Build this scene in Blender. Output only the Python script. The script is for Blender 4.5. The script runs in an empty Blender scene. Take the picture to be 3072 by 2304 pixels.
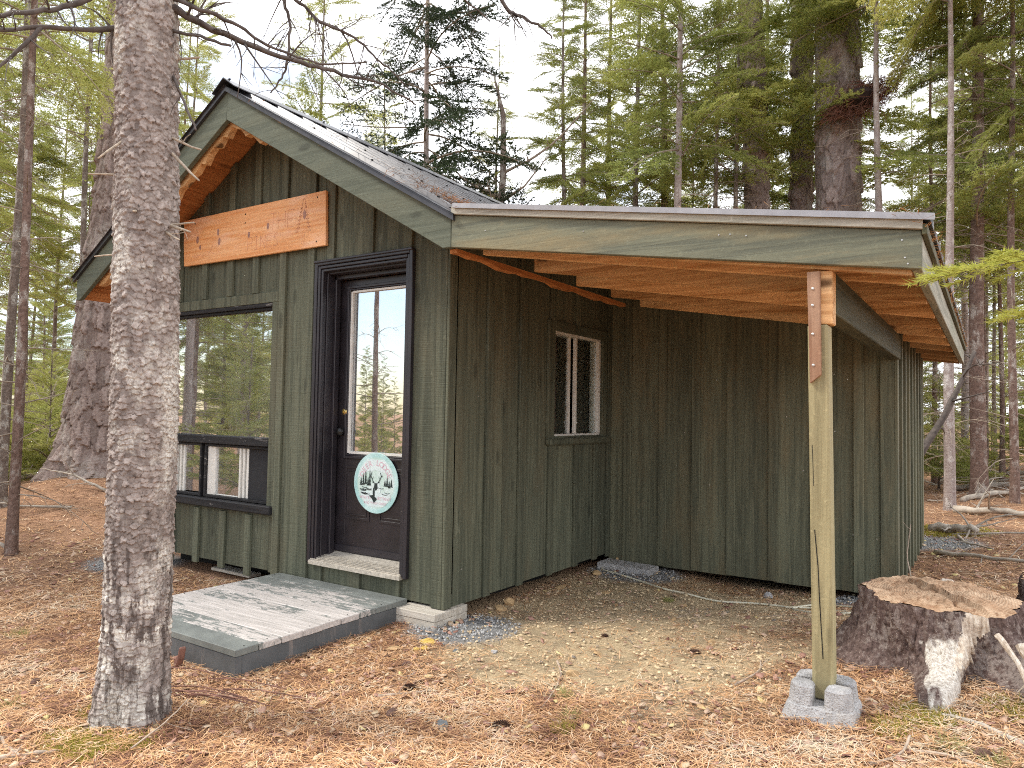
import bpy, bmesh, math, random
import numpy as np
from mathutils import Vector, Matrix

SC = bpy.context.scene
COL = SC.collection
R = math.radians

# ------------------------------------------------------------------ camera, sky, sun, exposure
cam_d = bpy.data.cameras.new('camera'); cam = bpy.data.objects.new('camera', cam_d); COL.objects.link(cam)
cam_d.sensor_width = 36.0; cam_d.lens = 2173.957 / 3072 * 36
cam_d.clip_start = 0.05; cam_d.clip_end = 3000
p_, y_, r_ = .0411, .5832, .0173
F = Vector((-math.sin(y_)*math.cos(p_), math.cos(y_)*math.cos(p_), math.sin(p_)))
R0 = Vector((math.cos(y_), math.sin(y_), 0)); U0 = R0.cross(F)
RR = math.cos(r_)*R0 + math.sin(r_)*U0; UU = -math.sin(r_)*R0 + math.cos(r_)*U0
m = Matrix((RR, UU, -F)).transposed().to_4x4(); m.translation = Vector((2.8805, -3.6236, 1.0569))
cam.matrix_world = m
SC.camera = cam
SC.render.resolution_x = 1024; SC.render.resolution_y = 768

SUN_EL, SUN_AZ = 50, 240          # azimuth: compass from +Y clockwise; light comes from the left front
W = bpy.data.worlds.new('World'); SC.world = W; W.use_nodes = True
nt = W.node_tree; nt.nodes.clear()
def wn(t): return nt.nodes.new(t)
sky = wn('ShaderNodeTexSky'); sky.sky_type = 'NISHITA'; sky.sun_disc = False
sky.sun_elevation = R(SUN_EL); sky.sun_rotation = R(SUN_AZ)
tc = wn('ShaderNodeTexCoord'); mp = wn('ShaderNodeMapping'); mp.inputs['Scale'].default_value = (1.6, 1.6, 3.2)
ns = wn('ShaderNodeTexNoise'); ns.inputs['Scale'].default_value = 1.7; ns.inputs['Detail'].default_value = 6
cr = wn('ShaderNodeValToRGB'); cr.color_ramp.elements[0].position = .34; cr.color_ramp.elements[1].position = .56
mx = wn('ShaderNodeMixRGB'); mx.inputs[2].default_value = (11.5, 11.6, 12.0, 1)
bg = wn('ShaderNodeBackground'); bg.inputs['Strength'].default_value = .11
wo = wn('ShaderNodeOutputWorld')
L = nt.links
L.new(tc.outputs['Generated'], mp.inputs['Vector']); L.new(mp.outputs[0], ns.inputs['Vector'])
dt = wn('ShaderNodeVectorMath'); dt.operation = 'DOT_PRODUCT'; dt.inputs[1].default_value = (.105, .105, .04); L.new(tc.outputs['Generated'], dt.inputs[0])
ad = wn('ShaderNodeMath'); ad.operation = 'ADD'; L.new(ns.outputs['Fac'], ad.inputs[0]); L.new(dt.outputs['Value'], ad.inputs[1]); L.new(ad.outputs[0], cr.inputs[0]); L.new(cr.outputs[0], mx.inputs[0]); L.new(sky.outputs[0], mx.inputs[1])
L.new(mx.outputs[0], bg.inputs['Color']); L.new(bg.outputs[0], wo.inputs[0])

sd = bpy.data.lights.new('sun', 'SUN'); sd.energy = 2.1; sd.angle = R(12); sd.color = (1.0, .95, .86)
so = bpy.data.objects.new('sun', sd); COL.objects.link(so)
az, el = R(SUN_AZ), R(SUN_EL)
sdir = Vector((math.sin(az)*math.cos(el), math.cos(az)*math.cos(el), math.sin(el)))
so.rotation_euler = sdir.to_track_quat('Z', 'Y').to_euler()
so.location = (-6, -6, 12)

SC.view_settings.view_transform = 'Standard'; SC.view_settings.look = 'None'
SC.view_settings.exposure = 0.95; SC.view_settings.gamma = 1.0
SC.cycles.max_bounces = 8; SC.cycles.transparent_max_bounces = 12
SC.cycles.diffuse_bounces = 6; SC.cycles.use_denoising = False; SC.cycles.denoising_prefilter = 'ACCURATE'; SC.cycles.filter_width = 1.05

# ------------------------------------------------------------------ helpers
rng = np.random.default_rng(7); random.seed(7)
WL = {}                                             # world location of each object

def tag(o, label=None, cat=None, group=None, kind=None):
    if label: o['label'] = label
    if cat: o['category'] = cat
    if group: o['group'] = group
    if kind: o['kind'] = kind
    return o

def thing(name, loc, label, cat, group=None):
    o = bpy.data.objects.new(name, None); COL.objects.link(o); o.empty_display_size = .2
    o.location = loc; WL[o.name] = Vector(loc)
    return tag(o, label, cat, group)

class MB:
    """collects shapes in world coordinates, builds ONE mesh object"""
    def __init__(s): s.v = []; s.f = []; s.t = []; s.n = 0
    def add(s, vs, fs, tint=None):
        b = s.n; s.v.extend([tuple(q) for q in vs]); s.n += len(vs)
        t = random.random() if tint is None else tint
        for f in fs: s.f.append([b+i for i in f]); s.t.append(t)
    def box(s, x0, x1, y0, y1, z0, z1, tint=None):
        s.add([(x0,y0,z0),(x1,y0,z0),(x1,y1,z0),(x0,y1,z0),(x0,y0,z1),(x1,y0,z1),(x1,y1,z1),(x0,y1,z1)],
              [(0,3,2,1),(4,5,6,7),(0,1,5,4),(1,2,6,5),(2,3,7,6),(3,0,4,7)], tint)
    def prism(s, pts, vec, tint=None):
        """closed planar polygon (3D points) swept along vec"""
        n = len(pts); a = [Vector(q) for q in pts]; v = Vector(vec)
        nor = sum(((a[i]-a[0]).cross(a[(i+1) % n]-a[0]) for i in range(1, n-1)), Vector())
        if nor.dot(v) > 0: a = a[::-1]
        s.add(a + [q+v for q in a], [tuple(range(n)), tuple(range(2*n-1, n-1, -1))] +
              [(i, n+i, n+(i+1) % n, (i+1) % n) for i in range(n)], tint)
    def beam(s, a, b, w, h, tint=None, up=(0,0,1)):
        a, b = Vector(a), Vector(b); d = (b-a).normalized(); sd_ = d.cross(Vector(up)).normalized(); u = sd_.cross(d)
        q = [a+sd_*x+u*z for x, z in ((-w/2,-h/2),(w/2,-h/2),(w/2,h/2),(-w/2,h/2))]
        s.prism(q, b-a, tint)
    def tube(s, pts, rad, n=8, tint=None, cap=True, jit=0):
        pts = [Vector(q) for q in pts]; m_ = len(pts)
        if not hasattr(rad, '__len__'): rad = [rad]*m_
        vs = []; up = None
        for i, q in enumerate(pts):
            d = (pts[min(i+1, m_-1)]-pts[max(i-1, 0)]).normalized()
            if up is None: up = d.orthogonal().normalized()
            up = (up - d*up.dot(d)).normalized(); sd_ = d.cross(up)
            for k in range(n):
                an = 2*math.pi*k/n; rr = rad[i]*(1+jit*(random.random()-.5))
                vs.append(q+(up*math.cos(an)+sd_*math.sin(an))*rr)
        fs = [(i*n+k, i*n+(k+1) % n, (i+1)*n+(k+1) % n, (i+1)*n+k) for i in range(m_-1) for k in range(n)]
        if cap: fs += [tuple(range(n-1, -1, -1)), tuple((m_-1)*n+k for k in range(n))]
        s.add(vs, fs, tint)
    def disc(s, c, r, axis, th, n=48, tint=None):
        c = Vector(c); ax = Vector(axis).normalized(); u = ax.orthogonal().normalized(); w = ax.cross(u)
        s.prism([c+(u*math.cos(2*math.pi*k/n)+w*math.sin(2*math.pi*k/n))*r for k in range(n)], ax*th, tint)
    def lathe(s, c, prof, axis, n=20, tint=None):
        c = Vector(c); ax = Vector(axis).normalized(); u = ax.orthogonal().normalized(); w = ax.cross(u)
        vs = [c+ax*h+(u*math.cos(2*math.pi*k/n)+w*math.sin(2*math.pi*k/n))*r for r, h in prof for k in range(n)]
        m_ = len(prof)
        s.add(vs, [(i*n+k, i*n+(k+1) % n, (i+1)*n+(k+1) % n, (i+1)*n+k) for i in range(m_-1) for k in range(n)] +
              [tuple(range(n-1, -1, -1)), tuple((m_-1)*n+k for k in range(n))], tint)
    def build(s, name, mat, parent=None, bevel=0, smooth=False, base=None):
        pl = WL[parent.name] if parent else None
        org = pl if parent else Vector(base if base is not None else (0,0,0))
        me = bpy.data.meshes.new(name); me.from_pydata([Vector(q)-org for q in s.v], [], s.f)
        at = me.attributes.new('tint', 'FLOAT', 'FACE'); at.data.foreach_set('value', np.array(s.t, dtype=np.float32))
        me.materials.append(mat); me.validate(); me.update()
        if smooth: me.polygons.foreach_set('use_smooth', [True]*len(me.polygons))
        o = bpy.data.objects.new(name, me); COL.objects.link(o)
        if parent: o.parent = parent
        else: o.location = org
        WL[o.name] = org.copy()
        if bevel:
            b = o.modifiers.new('bevel', 'BEVEL'); b.width = bevel; b.segments = 1; b.limit_method = 'ANGLE'
        return o

def np_mesh(name, verts, faces, mat, parent=None, tint=None, tint_dom='FACE', loc=None, smooth=False, attrs=None):
    """verts (N,3), faces (M,k) as numpy; local coordinates"""
    me = bpy.data.meshes.new(name); k = faces.shape[1]
    me.vertices.add(len(verts)); me.vertices.foreach_set('co', verts.astype(np.float32).ravel())
    me.loops.add(faces.size); me.loops.foreach_set('vertex_index', faces.astype(np.int32).ravel())
    me.polygons.add(len(faces)); me.polygons.foreach_set('loop_start', np.arange(0, faces.size, k, dtype=np.int32))
    if smooth: me.polygons.foreach_set('use_smooth', np.ones(len(faces), dtype=bool))
    me.update(calc_edges=True)
    if tint is not None:
        a = me.attributes.new('tint', 'FLOAT', tint_dom); a.data.foreach_set('value', tint.astype(np.float32))
    for kk, vv in (attrs or {}).items():
        a = me.attributes.new(kk, 'FLOAT', 'POINT'); a.data.foreach_set('value', vv.astype(np.float32))
    me.materials.append(mat)
    o = bpy.data.objects.new(name, me); COL.objects.link(o)
    if parent: o.parent = parent
    if loc is not None: o.location = loc
    WL[o.name] = Vector(loc) if loc is not None else (WL[parent.name].copy() if parent else Vector())
    return o

# value noise
def _h(i, j, s): 
    x = np.sin(i*127.1+j*311.7+s*74.7)*43758.5453
    return x-np.floor(x)
def vnoise(x, y, s=0):
    i, j = np.floor(x), np.floor(y); fx, fy = x-i, y-j
    fx, fy = fx*fx*(3-2*fx), fy*fy*(3-2*fy)
    return (_h(i,j,s)*(1-fx)+_h(i+1,j,s)*fx)*(1-fy)+(_h(i,j+1,s)*(1-fx)+_h(i+1,j+1,s)*fx)*fy
def fbm(x, y, s=0, o=4):
    t = 0; a = .5
    for k in range(o): t = t+a*vnoise(x*2**k, y*2**k, s+k*7); a *= .5
    return t

# ------------------------------------------------------------------ materials
class NG:
    def __init__(s, name):
        s.m = bpy.data.materials.new(name); s.m.use_nodes = True; s.t = s.m.node_tree; s.t.nodes.clear()
        s.out = s.t.nodes.new('ShaderNodeOutputMaterial')
    def n(s, t, **kw):
        q = s.t.nodes.new('ShaderNode'+t)
        for k, v in kw.items(): setattr(q, k, v)
        return q
    def l(s, a, b): s.t.links.new(a, b)
    def coord(s, scale=(1,1,1), which='Object', rot=(0,0,0)):
        c = s.n('TexCoord'); m_ = s.n('Mapping'); m_.inputs['Scale'].default_value = scale; m_.inputs['Rotation'].default_value = rot
        s.l(c.outputs[which], m_.inputs[0]); return m_.outputs[0]
    def noise(s, vec, scale, detail=4, rough=.55, dist=0):
        q = s.n('TexNoise'); q.inputs['Scale'].default_value = scale; q.inputs['Detail'].default_value = detail
        q.inputs['Roughness'].default_value = rough; q.inputs['Distortion'].default_value = dist; s.l(vec, q.inputs['Vector']); return q.outputs['Fac']
    def ramp(s, fac, stops):
        q = s.n('ValToRGB'); e = q.color_ramp.elements
        while len(e) < len(stops): e.new(.5)
        for k, (p, c) in enumerate(stops):
            e[k].position = p; e[k].color = (c, c, c, 1) if not hasattr(c, '__len__') else (*c, 1)
        s.l(fac, q.inputs[0]); return q.outputs[0]
    def mix(s, fac, a, b, mode='MIX'):
        q = s.n('MixRGB', blend_type=mode)
        for i, v in ((0, fac), (1, a), (2, b)):
            if hasattr(v, 'is_linked') or hasattr(v, 'links'): s.l(v, q.inputs[i])
            elif i == 0: q.inputs[0].default_value = v
            else: q.inputs[i].default_value = (*v, 1) if hasattr(v, '__len__') else (v, v, v, 1)
        return q.outputs[0]
    def math(s, op, a, b=0):
        q = s.n('Math', operation=op)
        for i, v in ((0, a), (1, b)):
            if hasattr(v, 'links'): s.l(v, q.inputs[i])
            else: q.inputs[i].default_value = v
        return q.outputs[0]
    def attr(s, name): 
        q = s.n('Attribute'); q.attribute_name = name; return q.outputs['Fac']
    def bump(s, h, strength, dist=.01, prev=None):
        q = s.n('Bump'); q.inputs['Strength'].default_value = strength; q.inputs['Distance'].default_value = dist
        s.l(h, q.inputs['Height'])
        if prev: s.l(prev, q.inputs['Normal'])
        return q.outputs[0]
    def done(s, color, rough=.7, normal=None, spec=.3, metal=0, trans=0):
        b = s.n('BsdfPrincipled')
        for k, v in (('Base Color', color), ('Roughness', rough), ('Specular IOR Level', spec), ('Metallic', metal)):
            if hasattr(v, 'links'): s.l(v, b.inputs[k])
            elif k == 'Base Color': b.inputs[k].default_value = (*v, 1)
            else: b.inputs[k].default_value = v
        if normal: s.l(normal, b.inputs['Normal'])
        if trans:
            t = s.n('BsdfTranslucent'); s.l(color, t.inputs[0]); mx_ = s.n('MixShader'); mx_.inputs[0].default_value = trans
            s.l(b.outputs[0], mx_.inputs[1]); s.l(t.outputs[0], mx_.inputs[2]); s.l(mx_.outputs[0], s.out.inputs[0])
        else: s.l(b.outputs[0], s.out.inputs[0])
        return s.m

def wood(name, base, dark, axis, stain=None, stain_amt=.0, rough=.75, tintvar=.35, saw=0., knots=0., worn=None, worn_amt=0., spec=.25):
    """stained or raw board; grain runs along axis"""
    g = NG(name)
    sc = {'x': (1.1, 26, 26), 'y': (26, 1.1, 26), 'z': (26, 26, 1.1)}[axis]
    mid = {'x': (.7, 3, 3), 'y': (3, .7, 3), 'z': (3, 3, .7)}[axis]
    v = g.coord(sc); vm = g.coord(mid); v1 = g.coord((1,1,1))
    ti = g.attr('tint')
    off = g.n('VectorMath', operation='ADD'); cmb = g.n('CombineXYZ')
    for k in range(3): g.l(g.math('MULTIPLY', ti, 37.0+11*k), cmb.inputs[k])
    g.l(v, off.inputs[0]); g.l(cmb.outputs[0], off.inputs[1])
    gr = g.noise(off.outputs[0], 1.3, 6, .62, .6)
    big = g.noise(vm, 1.6, 4, .6)
    c = g.mix(g.ramp(gr, [(.38, 0), (.60, 1)]), dark, base)
    if stain:
        c = g.mix(g.math('MULTIPLY', g.ramp(big, [(.5, 0), (.66, 1)]), stain_amt), c, stain)
    c = g.mix(1.0, c, g.ramp(ti, [(0, 1-tintvar*.6), (1, 1+tintvar*.4)]), 'MULTIPLY')
    # fine weathering
    fine = g.noise(v1, 42, 5, .7)
    c = g.mix(g.math('MULTIPLY', g.ramp(fine, [(.56, 0), (.72, 1)]), .25), c, tuple(min(1, q*2.0+.015) for q in base))
    if worn:
        wv = g.noise(vm, 5.5, 8, .7, .8)
        c = g.mix(g.math('MULTIPLY', g.ramp(wv, [(.6, 0), (.66, 1)]), worn_amt), c, worn)
    if knots:
        vo = g.n('TexVoronoi'); vo.inputs['Scale'].default_value = 1.0
        g.l(g.coord({'x': (2.1, 6, 6), 'y': (6, 2.1, 6), 'z': (6, 6, 2.1)}[axis]), vo.inputs['Vector'])
        c = g.mix(g.math('MULTIPLY', g.ramp(vo.outputs['Distance'], [(.10, 1), (.17, 0)]), knots), c, tuple(q*.25 for q in dark))
    h = g.math('ADD', gr, g.math('MULTIPLY', fine, .45))
    nrm = g.bump(h, .6, .006)
    if saw:
        sv = g.coord({'x': (130, 4, 4), 'y': (4, 130, 4), 'z': (5, 5, 130)}[axis])
        nrm = g.bump(g.noise(sv, 1.0, 2, .5), saw, .004, nrm)
    return g.done(c, rough, nrm, spec)

GREEN, GREEN_D = (.136, .142, .097), (.078, .085, .059)
M = {}
M['siding'] = wood('green_siding', GREEN, GREEN_D, 'z', (.135, .122, .078), .5, saw=.7, worn=(.21, .215, .155), worn_amt=.4, knots=.45)
M['siding_worn'] = wood('weathered_siding', (.165, .165, .108), (.095, .098, .066), 'z', (.20, .16, .09), .5, worn=(.27, .235, .15), worn_amt=.35, saw=.15)
M['trim_x'] = wood('green_trim_along_x', (.128, .142, .104), (.092, .104, .076), 'x', (.15, .15, .10), .4, tintvar=.2, knots=.5)
M['fascia_worn'] = wood('weathered_fascia', (.18, .185, .128), (.115, .122, .09), 'x', (.27, .22, .12), .8, tintvar=.2, worn=(.24, .22, .14), worn_amt=.5)
M['trim_y'] = wood('weathered_trim_along_y', (.30, .29, .23), (.17, .17, .13), 'y', (.22, .24, .17), .5)
M['beam_y'] = wood('green_beam', (.115, .11, .062), (.055, .06, .034), 'y', (.06, .07, .04), .7)
M['pale_x'] = wood('bare_grey_wood', (.46, .43, .355), (.28, .26, .21), 'x', (.27, .28, .21), .7)
M['raw_x'] = wood('raw_pine_along_x', (.84, .50, .235), (.50, .245, .09), 'x', (.70, .49, .27), .7, knots=.95, rough=.65, tintvar=.75, worn=(.30, .15, .07), worn_amt=.55)
M['raw_y'] = wood('raw_pine_along_y', (.62, .25, .085), (.42, .15, .045), 'y', (.50, .22, .08), .6, knots=.5)
M['strap'] = wood('brown_strap_board', (.40, .24, .15), (.28, .15, .09), 'z', (.48, .32, .22), .5)
M['sheath_dark'] = wood('darkened_sheathing', (.10, .065, .04), (.05, .035, .025), 'x')  # darkness of the gaps between rafters is put into this colour
M['post'] = wood('treated_post', (.40, .345, .19), (.27, .23, .125), 'z', (.26, .24, .13), .7, tintvar=.1, knots=.6)
M['sign'] = wood('varnished_sign_board', (.88, .47, .22), (.76, .33, .12), 'x', (.92, .60, .42), .8, rough=.5, tintvar=.05, knots=.0, spec=.35)
M['sign_ink'] = wood('faded_burnt_mark', (.74, .38, .22), (.60, .30, .17), 'x', tintvar=.1)
M['sign_knot'] = wood('dark_knot', (.46, .27, .21), (.30, .16, .13), 'z', tintvar=.2)
M['frame_worn'] = wood('weathered_black_frame', (.028, .027, .028), (.014, .014, .016), 'x', worn=(.28, .26, .24), worn_amt=.7, rough=.6)
M['block'] = wood('bare_lumber_block', (.60, .55, .47), (.43, .38, .31), 'x', (.38, .35, .30), .5, tintvar=.15)

def simple(name, col, rough=.5, spec=.4, metal=0, var=.15, scale=18, bump=.0):
    g = NG(name); v = g.coord(); n_ = g.noise(v, scale, 5, .6)
    c = g.mix(g.ramp(n_, [(.3, 0), (.7, 1)]), tuple(q*(1-var) for q in col), tuple(min(1, q*(1+var)) for q in col))
    return g.done(c, rough, g.bump(n_, bump, .004) if bump else None, spec, metal)
def black_paint():
    g = NG('chipped_black_paint'); v = g.coord((2.0, 2.0, 1.0)); n_ = g.noise(v, 16, 8, .75); n2 = g.noise(g.coord(), 3, 3)
    c = g.mix(g.ramp(n2, [(.3, 0), (.7, 1)]), (.018, .016, .020), (.034, .029, .034))
    c = g.mix(g.math('MULTIPLY', g.ramp(n_, [(.66, 0), (.70, 1)]), .6), c, (.30, .27, .24))
    return g.done(c, .38, g.bump(n_, .1, .002), .45)
M['black'] = black_paint()
M['door'] = simple('worn_dark_door_paint', (.023, .019, .022), .36, .45, var=.35, scale=6)
M['white'] = simple('dirty_white_vinyl', (.72, .70, .64), .45, var=.1, scale=30)
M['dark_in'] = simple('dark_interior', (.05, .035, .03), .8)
M['screen'] = simple('dark_insect_screen', (.022, .022, .024), .8)
M['curtain'] = simple('maroon_curtain', (.09, .03, .035), .9, var=.5, scale=20)
M['brass'] = simple('brass', (.62, .45, .16), .3, .5, .9)
M['black_metal'] = simple('black_metal', (.02, .02, .02), .3, .5, .3)
M['metal_trim'] = simple('grey_roof_edge', (.34, .33, .335), .4, .5, .35, var=.12)
M['nail'] = simple('nail_head', (.55, .53, .50), .35, .5, .6)
M['gap'] = simple('near_black', (.012, .012, .011), .9)  # near-black for cracks, nails, screws, backing and the shade boxes under the floor
M['cord'] = simple('pale_cord', (.72, .68, .52), .5)
M['alu'] = simple('worn_threshold', (.55, .50, .42), .45, .5, .25, var=.3, scale=40)
M['yellow_rock'] = simple('yellow_stone', (.62, .43, .10), .8, var=.3, bump=.5)
M['tan_rock'] = simple('tan_stone', (.46, .31, .16), .85, var=.3, bump=.5)
M['grey_rock'] = simple('grey_stone', (.16, .17, .17), .8, var=.35, bump=.5)
M['cone'] = simple('pine_cone_scale', (.17, .10, .075), .8, var=.4, scale=60)
M['twig'] = simple('pale_twig', (.42, .33, .25), .85, var=.35, scale=25, bump=.4)
M['dead_twig'] = simple('dead_grey_twig', (.30, .245, .19), .9, var=.35, scale=9)
M['branch_dark'] = simple('dark_branch_bark', (.095, .078, .068), .9, var=.45, scale=22, bump=.6)
M['stub'] = simple('broken_pale_stub', (.40, .33, .25), .85, var=.4, scale=25)
M['log'] = simple('weathered_log', (.40, .35, .29), .9, var=.4, scale=8, bump=.5)
M['nest'] = simple('reddish_twig_mass', (.20, .10, .075), .9, var=.5, scale=14)
M['nest_dark'] = simple('nest_core', (.035, .022, .02), .95)

def roof_metal():
    g = NG('brown_grey_metal_roof'); v = g.coord((1.2, 1.2, 1.2)); n_ = g.noise(v, 7, 5, .6)
    c = g.mix(g.ramp(n_, [(.35, 0), (.7, 1)]), (.035, .034, .037), (.075, .072, .076))
    return g.done(c, .30, None, .5, .3)
M['roof'] = roof_metal()

def deck_paint():
    g = NG('worn_deck_paint'); v = g.coord((5.5, 19, 8)); n_ = g.noise(v, 1.5, 10, .80, .5); ti = g.attr('tint')
    n2 = g.noise(g.coord((1, 1, 1)), 2.3, 3)
    paint = g.mix(g.ramp(g.noise(g.coord(), 9, 4), [(.3, 0), (.7, 1)]), (.145, .155, .145), (.225, .24, .22))
    bare = g.mix(g.ramp(g.noise(g.coord((2, 40, 40)), 2, 5), [(.3, 0), (.7, 1)]), (.38, .35, .32), (.64, .59, .55))
    fac = g.math('ADD', g.math('ADD', n_, g.math('MULTIPLY', n2, .35)), g.math('MULTIPLY', ti, .4))
    c = g.mix(g.ramp(fac, [(.925, 0), (.955, 1)]), paint, bare)
    return g.done(c, .62, g.bump(n_, .25, .004), .3)
M['deck'] = deck_paint()
def deck_side():
    g = NG('grey_painted_skirt'); v = g.coord((9, 9, 1.2)); n_ = g.noise(v, 1.5, 8, .7)
    b = g.mix(g.ramp(g.noise(g.coord(), 6, 4), [(.3, 0), (.7, 1)]), (.085, .09, .092), (.13, .135, .137))
    return g.done(g.mix(g.math('MULTIPLY', g.ramp(n_, [(.58, 0), (.70, 1)]), .7), b, (.30, .25, .22)), .6, g.bump(n_, .2, .003), .3)
M['deck_side'] = deck_side()

def concrete():
    g = NG('pale_concrete'); v = g.coord(); n_ = g.noise(v, 26, 8, .7); n2 = g.noise(v, 140, 3)
    c = g.mix(g.ramp(n_, [(.3, 0), (.7, 1)]), (.36, .35, .345), (.60, .59, .58))
    c = g.mix(g.math('MULTIPLY', g.ramp(n2, [(.60, 0), (.68, 1)]), .8), c, (.20, .19, .185))
    c = g.mix(g.math('MULTIPLY', g.ramp(g.noise(v, 6, 5, .7), [(.52, 0), (.64, 1)]), .45), c, (.36, .29, .22))
    return g.done(c, .95, g.bump(g.math('ADD', n_, n2), .9, .012), .15)
M['concrete'] = concrete()

def glass(name, fac, tintc=(.9, .93, .92), haze=(.03, .11)):
    g = NG(name); t = g.n('BsdfTransparent'); t.inputs[0].default_value = (*tintc, 1)
    gl = g.n('BsdfGlossy'); gl.inputs['Roughness'].default_value = .012; gl.inputs[0].default_value = (.95, .97, 1, 1)
    nz = g.noise(g.coord(), 2.2, 2); bp = g.bump(nz, .02, .02); g.l(bp, gl.inputs['Normal'])
    mx_ = g.n('MixShader'); mx_.inputs[0].default_value = fac
    g.l(t.outputs[0], mx_.inputs[1]); g.l(gl.outputs[0], mx_.inputs[2])
    df = g.n('BsdfDiffuse'); df.inputs[0].default_value = (.62, .62, .60, 1); haze_film = g.n('MixShader')         # pale diffuse film that puts haze over the reflections, thicker in streaks
    g.l(g.ramp(g.noise(g.coord((6, 6, 1.2)), 1.5, 6, .7), [(.35, haze[0]), (.7, haze[1])]), haze_film.inputs[0]); g.l(mx_.outputs[0], haze_film.inputs[1]); g.l(df.outputs[0], haze_film.inputs[2])
    g.l(haze_film.outputs[0], g.out.inputs[0]); return g.m
M['glass'] = glass('window_glass', .60)
M['glass_dim'] = glass('side_window_glass', .18, haze=(0, .02))

def bark(name, c_hi, c_lo, lichen, lich_amt, sc=(1,1,1), attr=True, cell=None, flecks=0, bands=0):
    g = NG(name); v = g.coord(sc)
    n1 = g.noise(v, 30, 6, .7); n2 = g.noise(g.coord((1, 1, .55)), 3.2 if attr else 8.5, 5, .65); n3 = g.noise(v, 90, 4, .7)
    c = g.mix(g.ramp(n1, [(.32, 0), (.68, 1)]), c_lo, c_hi)
    if attr:
        c = g.mix(1, c, g.ramp(g.attr('plate'), [(0, .72), (1, 1.22)]), 'MULTIPLY')
        c = g.mix(g.ramp(g.attr('crev'), [(.02, .8), (.26, 0)]), c, tuple(q*.34 for q in c_lo))
    li = g.math('MULTIPLY', g.ramp(n2, [(.52, 0), (.60, 1)]), g.ramp(n3, [(.40, .15), (.55, 1)]))
    c = g.mix(g.math('MULTIPLY', li, lich_amt), c, lichen)
    if bands:                                             # crusty lichen bands round the lower trunk, between furrows
        sp = g.n('SeparateXYZ'); g.l(g.coord(), sp.inputs[0]); low = g.ramp(sp.outputs[2], [(.75, 1), (1.25, 0)])
        fur = g.noise(g.coord((26, 26, 5)), 1.3, 5, .65); bnd = g.noise(g.coord((1.6, 1.6, 7)), 1.2, 4, .6)
        c = g.mix(g.math('MULTIPLY', g.math('MULTIPLY', low, g.ramp(fur, [(.40, 1), (.50, 0)])), .8), c, tuple(q*.42 for q in c_lo))
        c = g.mix(g.math('MULTIPLY', g.math('MULTIPLY', low, g.ramp(bnd, [(.50, 0), (.58, 1)])), g.ramp(g.math('ADD', fur, g.math('MULTIPLY', n3, .3)), [(.62, 0), (.70, bands)])), c, lichen)
    if flecks:
        c = g.mix(g.math('MULTIPLY', g.ramp(g.noise(g.coord((1, 1, .35)), 60, 4, .6), [(.60, 0), (.66, 1)]), flecks), c, tuple(q*.25 for q in c_lo))
    return g.done(c, .9, g.bump(g.math('ADD', n1, g.math('MULTIPLY', n3, .6)), .8, .008 if attr else .02), .15)
M['spruce_bark'] = bark('scaly_spruce_bark', (.41, .355, .32), (.185, .148, .13), (.74, .71, .63), .75, bands=.95)
M['pine_bark'] = bark('furrowed_pine_bark', (.37, .30, .27), (.19, .14, .125), (.50, .48, .44), .45)
M['thin_bark'] = bark('thin_forest_bark', (.25, .20, .17), (.10, .075, .06), (.50, .48, .43), .9, attr=False)
M['pale_bark'] = bark('pale_mottled_bark', (.42, .36, .33), (.26, .20, .18), (.62, .58, .54), .8, attr=False)
M['red_bark'] = bark('reddish_forest_bark', (.27, .185, .15), (.11, .07, .055), (.50, .46, .41), .8, attr=False)
def stump_bark():
    g = NG('rotting_stump_bark'); v = g.coord(); n1 = g.noise(v, 38, 6, .7); n2 = g.noise(v, 4, 5, .65); n3 = g.noise(v, 110, 4, .65); fib = g.noise(g.coord((55, 55, 5)), 1.5, 6, .7)
    c = g.mix(g.ramp(n1, [(.32, 0), (.68, 1)]), (.085, .055, .048), (.25, .18, .155))
    c = g.mix(g.math('MULTIPLY', g.ramp(g.math('ADD', g.math('MULTIPLY', n2, .5), g.math('MULTIPLY', n1, .5)), [(.50, 0), (.55, 1)]), .6), c, (.33, .28, .245))
    c = g.mix(g.ramp(fib, [(.36, .7), (.48, 0)]), c, (.04, .026, .022))
    c = g.mix(g.math('MULTIPLY', g.ramp(n3, [(.62, 0), (.68, 1)]), .8), c, (.52, .44, .38))
    pale = g.mix(g.ramp(fib, [(.36, 0), (.6, 1)]), (.40, .34, .28), (.80, .75, .67)); pale = g.mix(g.ramp(n3, [(.60, 0), (.66, .85)]), pale, (.10, .07, .06))
    c = g.mix(g.ramp(g.math('ADD', g.attr('bleach'), g.math('MULTIPLY', n1, .3)), [(.45, 0), (.75, 1)]), c, pale)
    return g.done(c, .95, g.bump(g.math('ADD', n1, fib), .9, .01), .1)
M['stump_bark'] = stump_bark()

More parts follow.
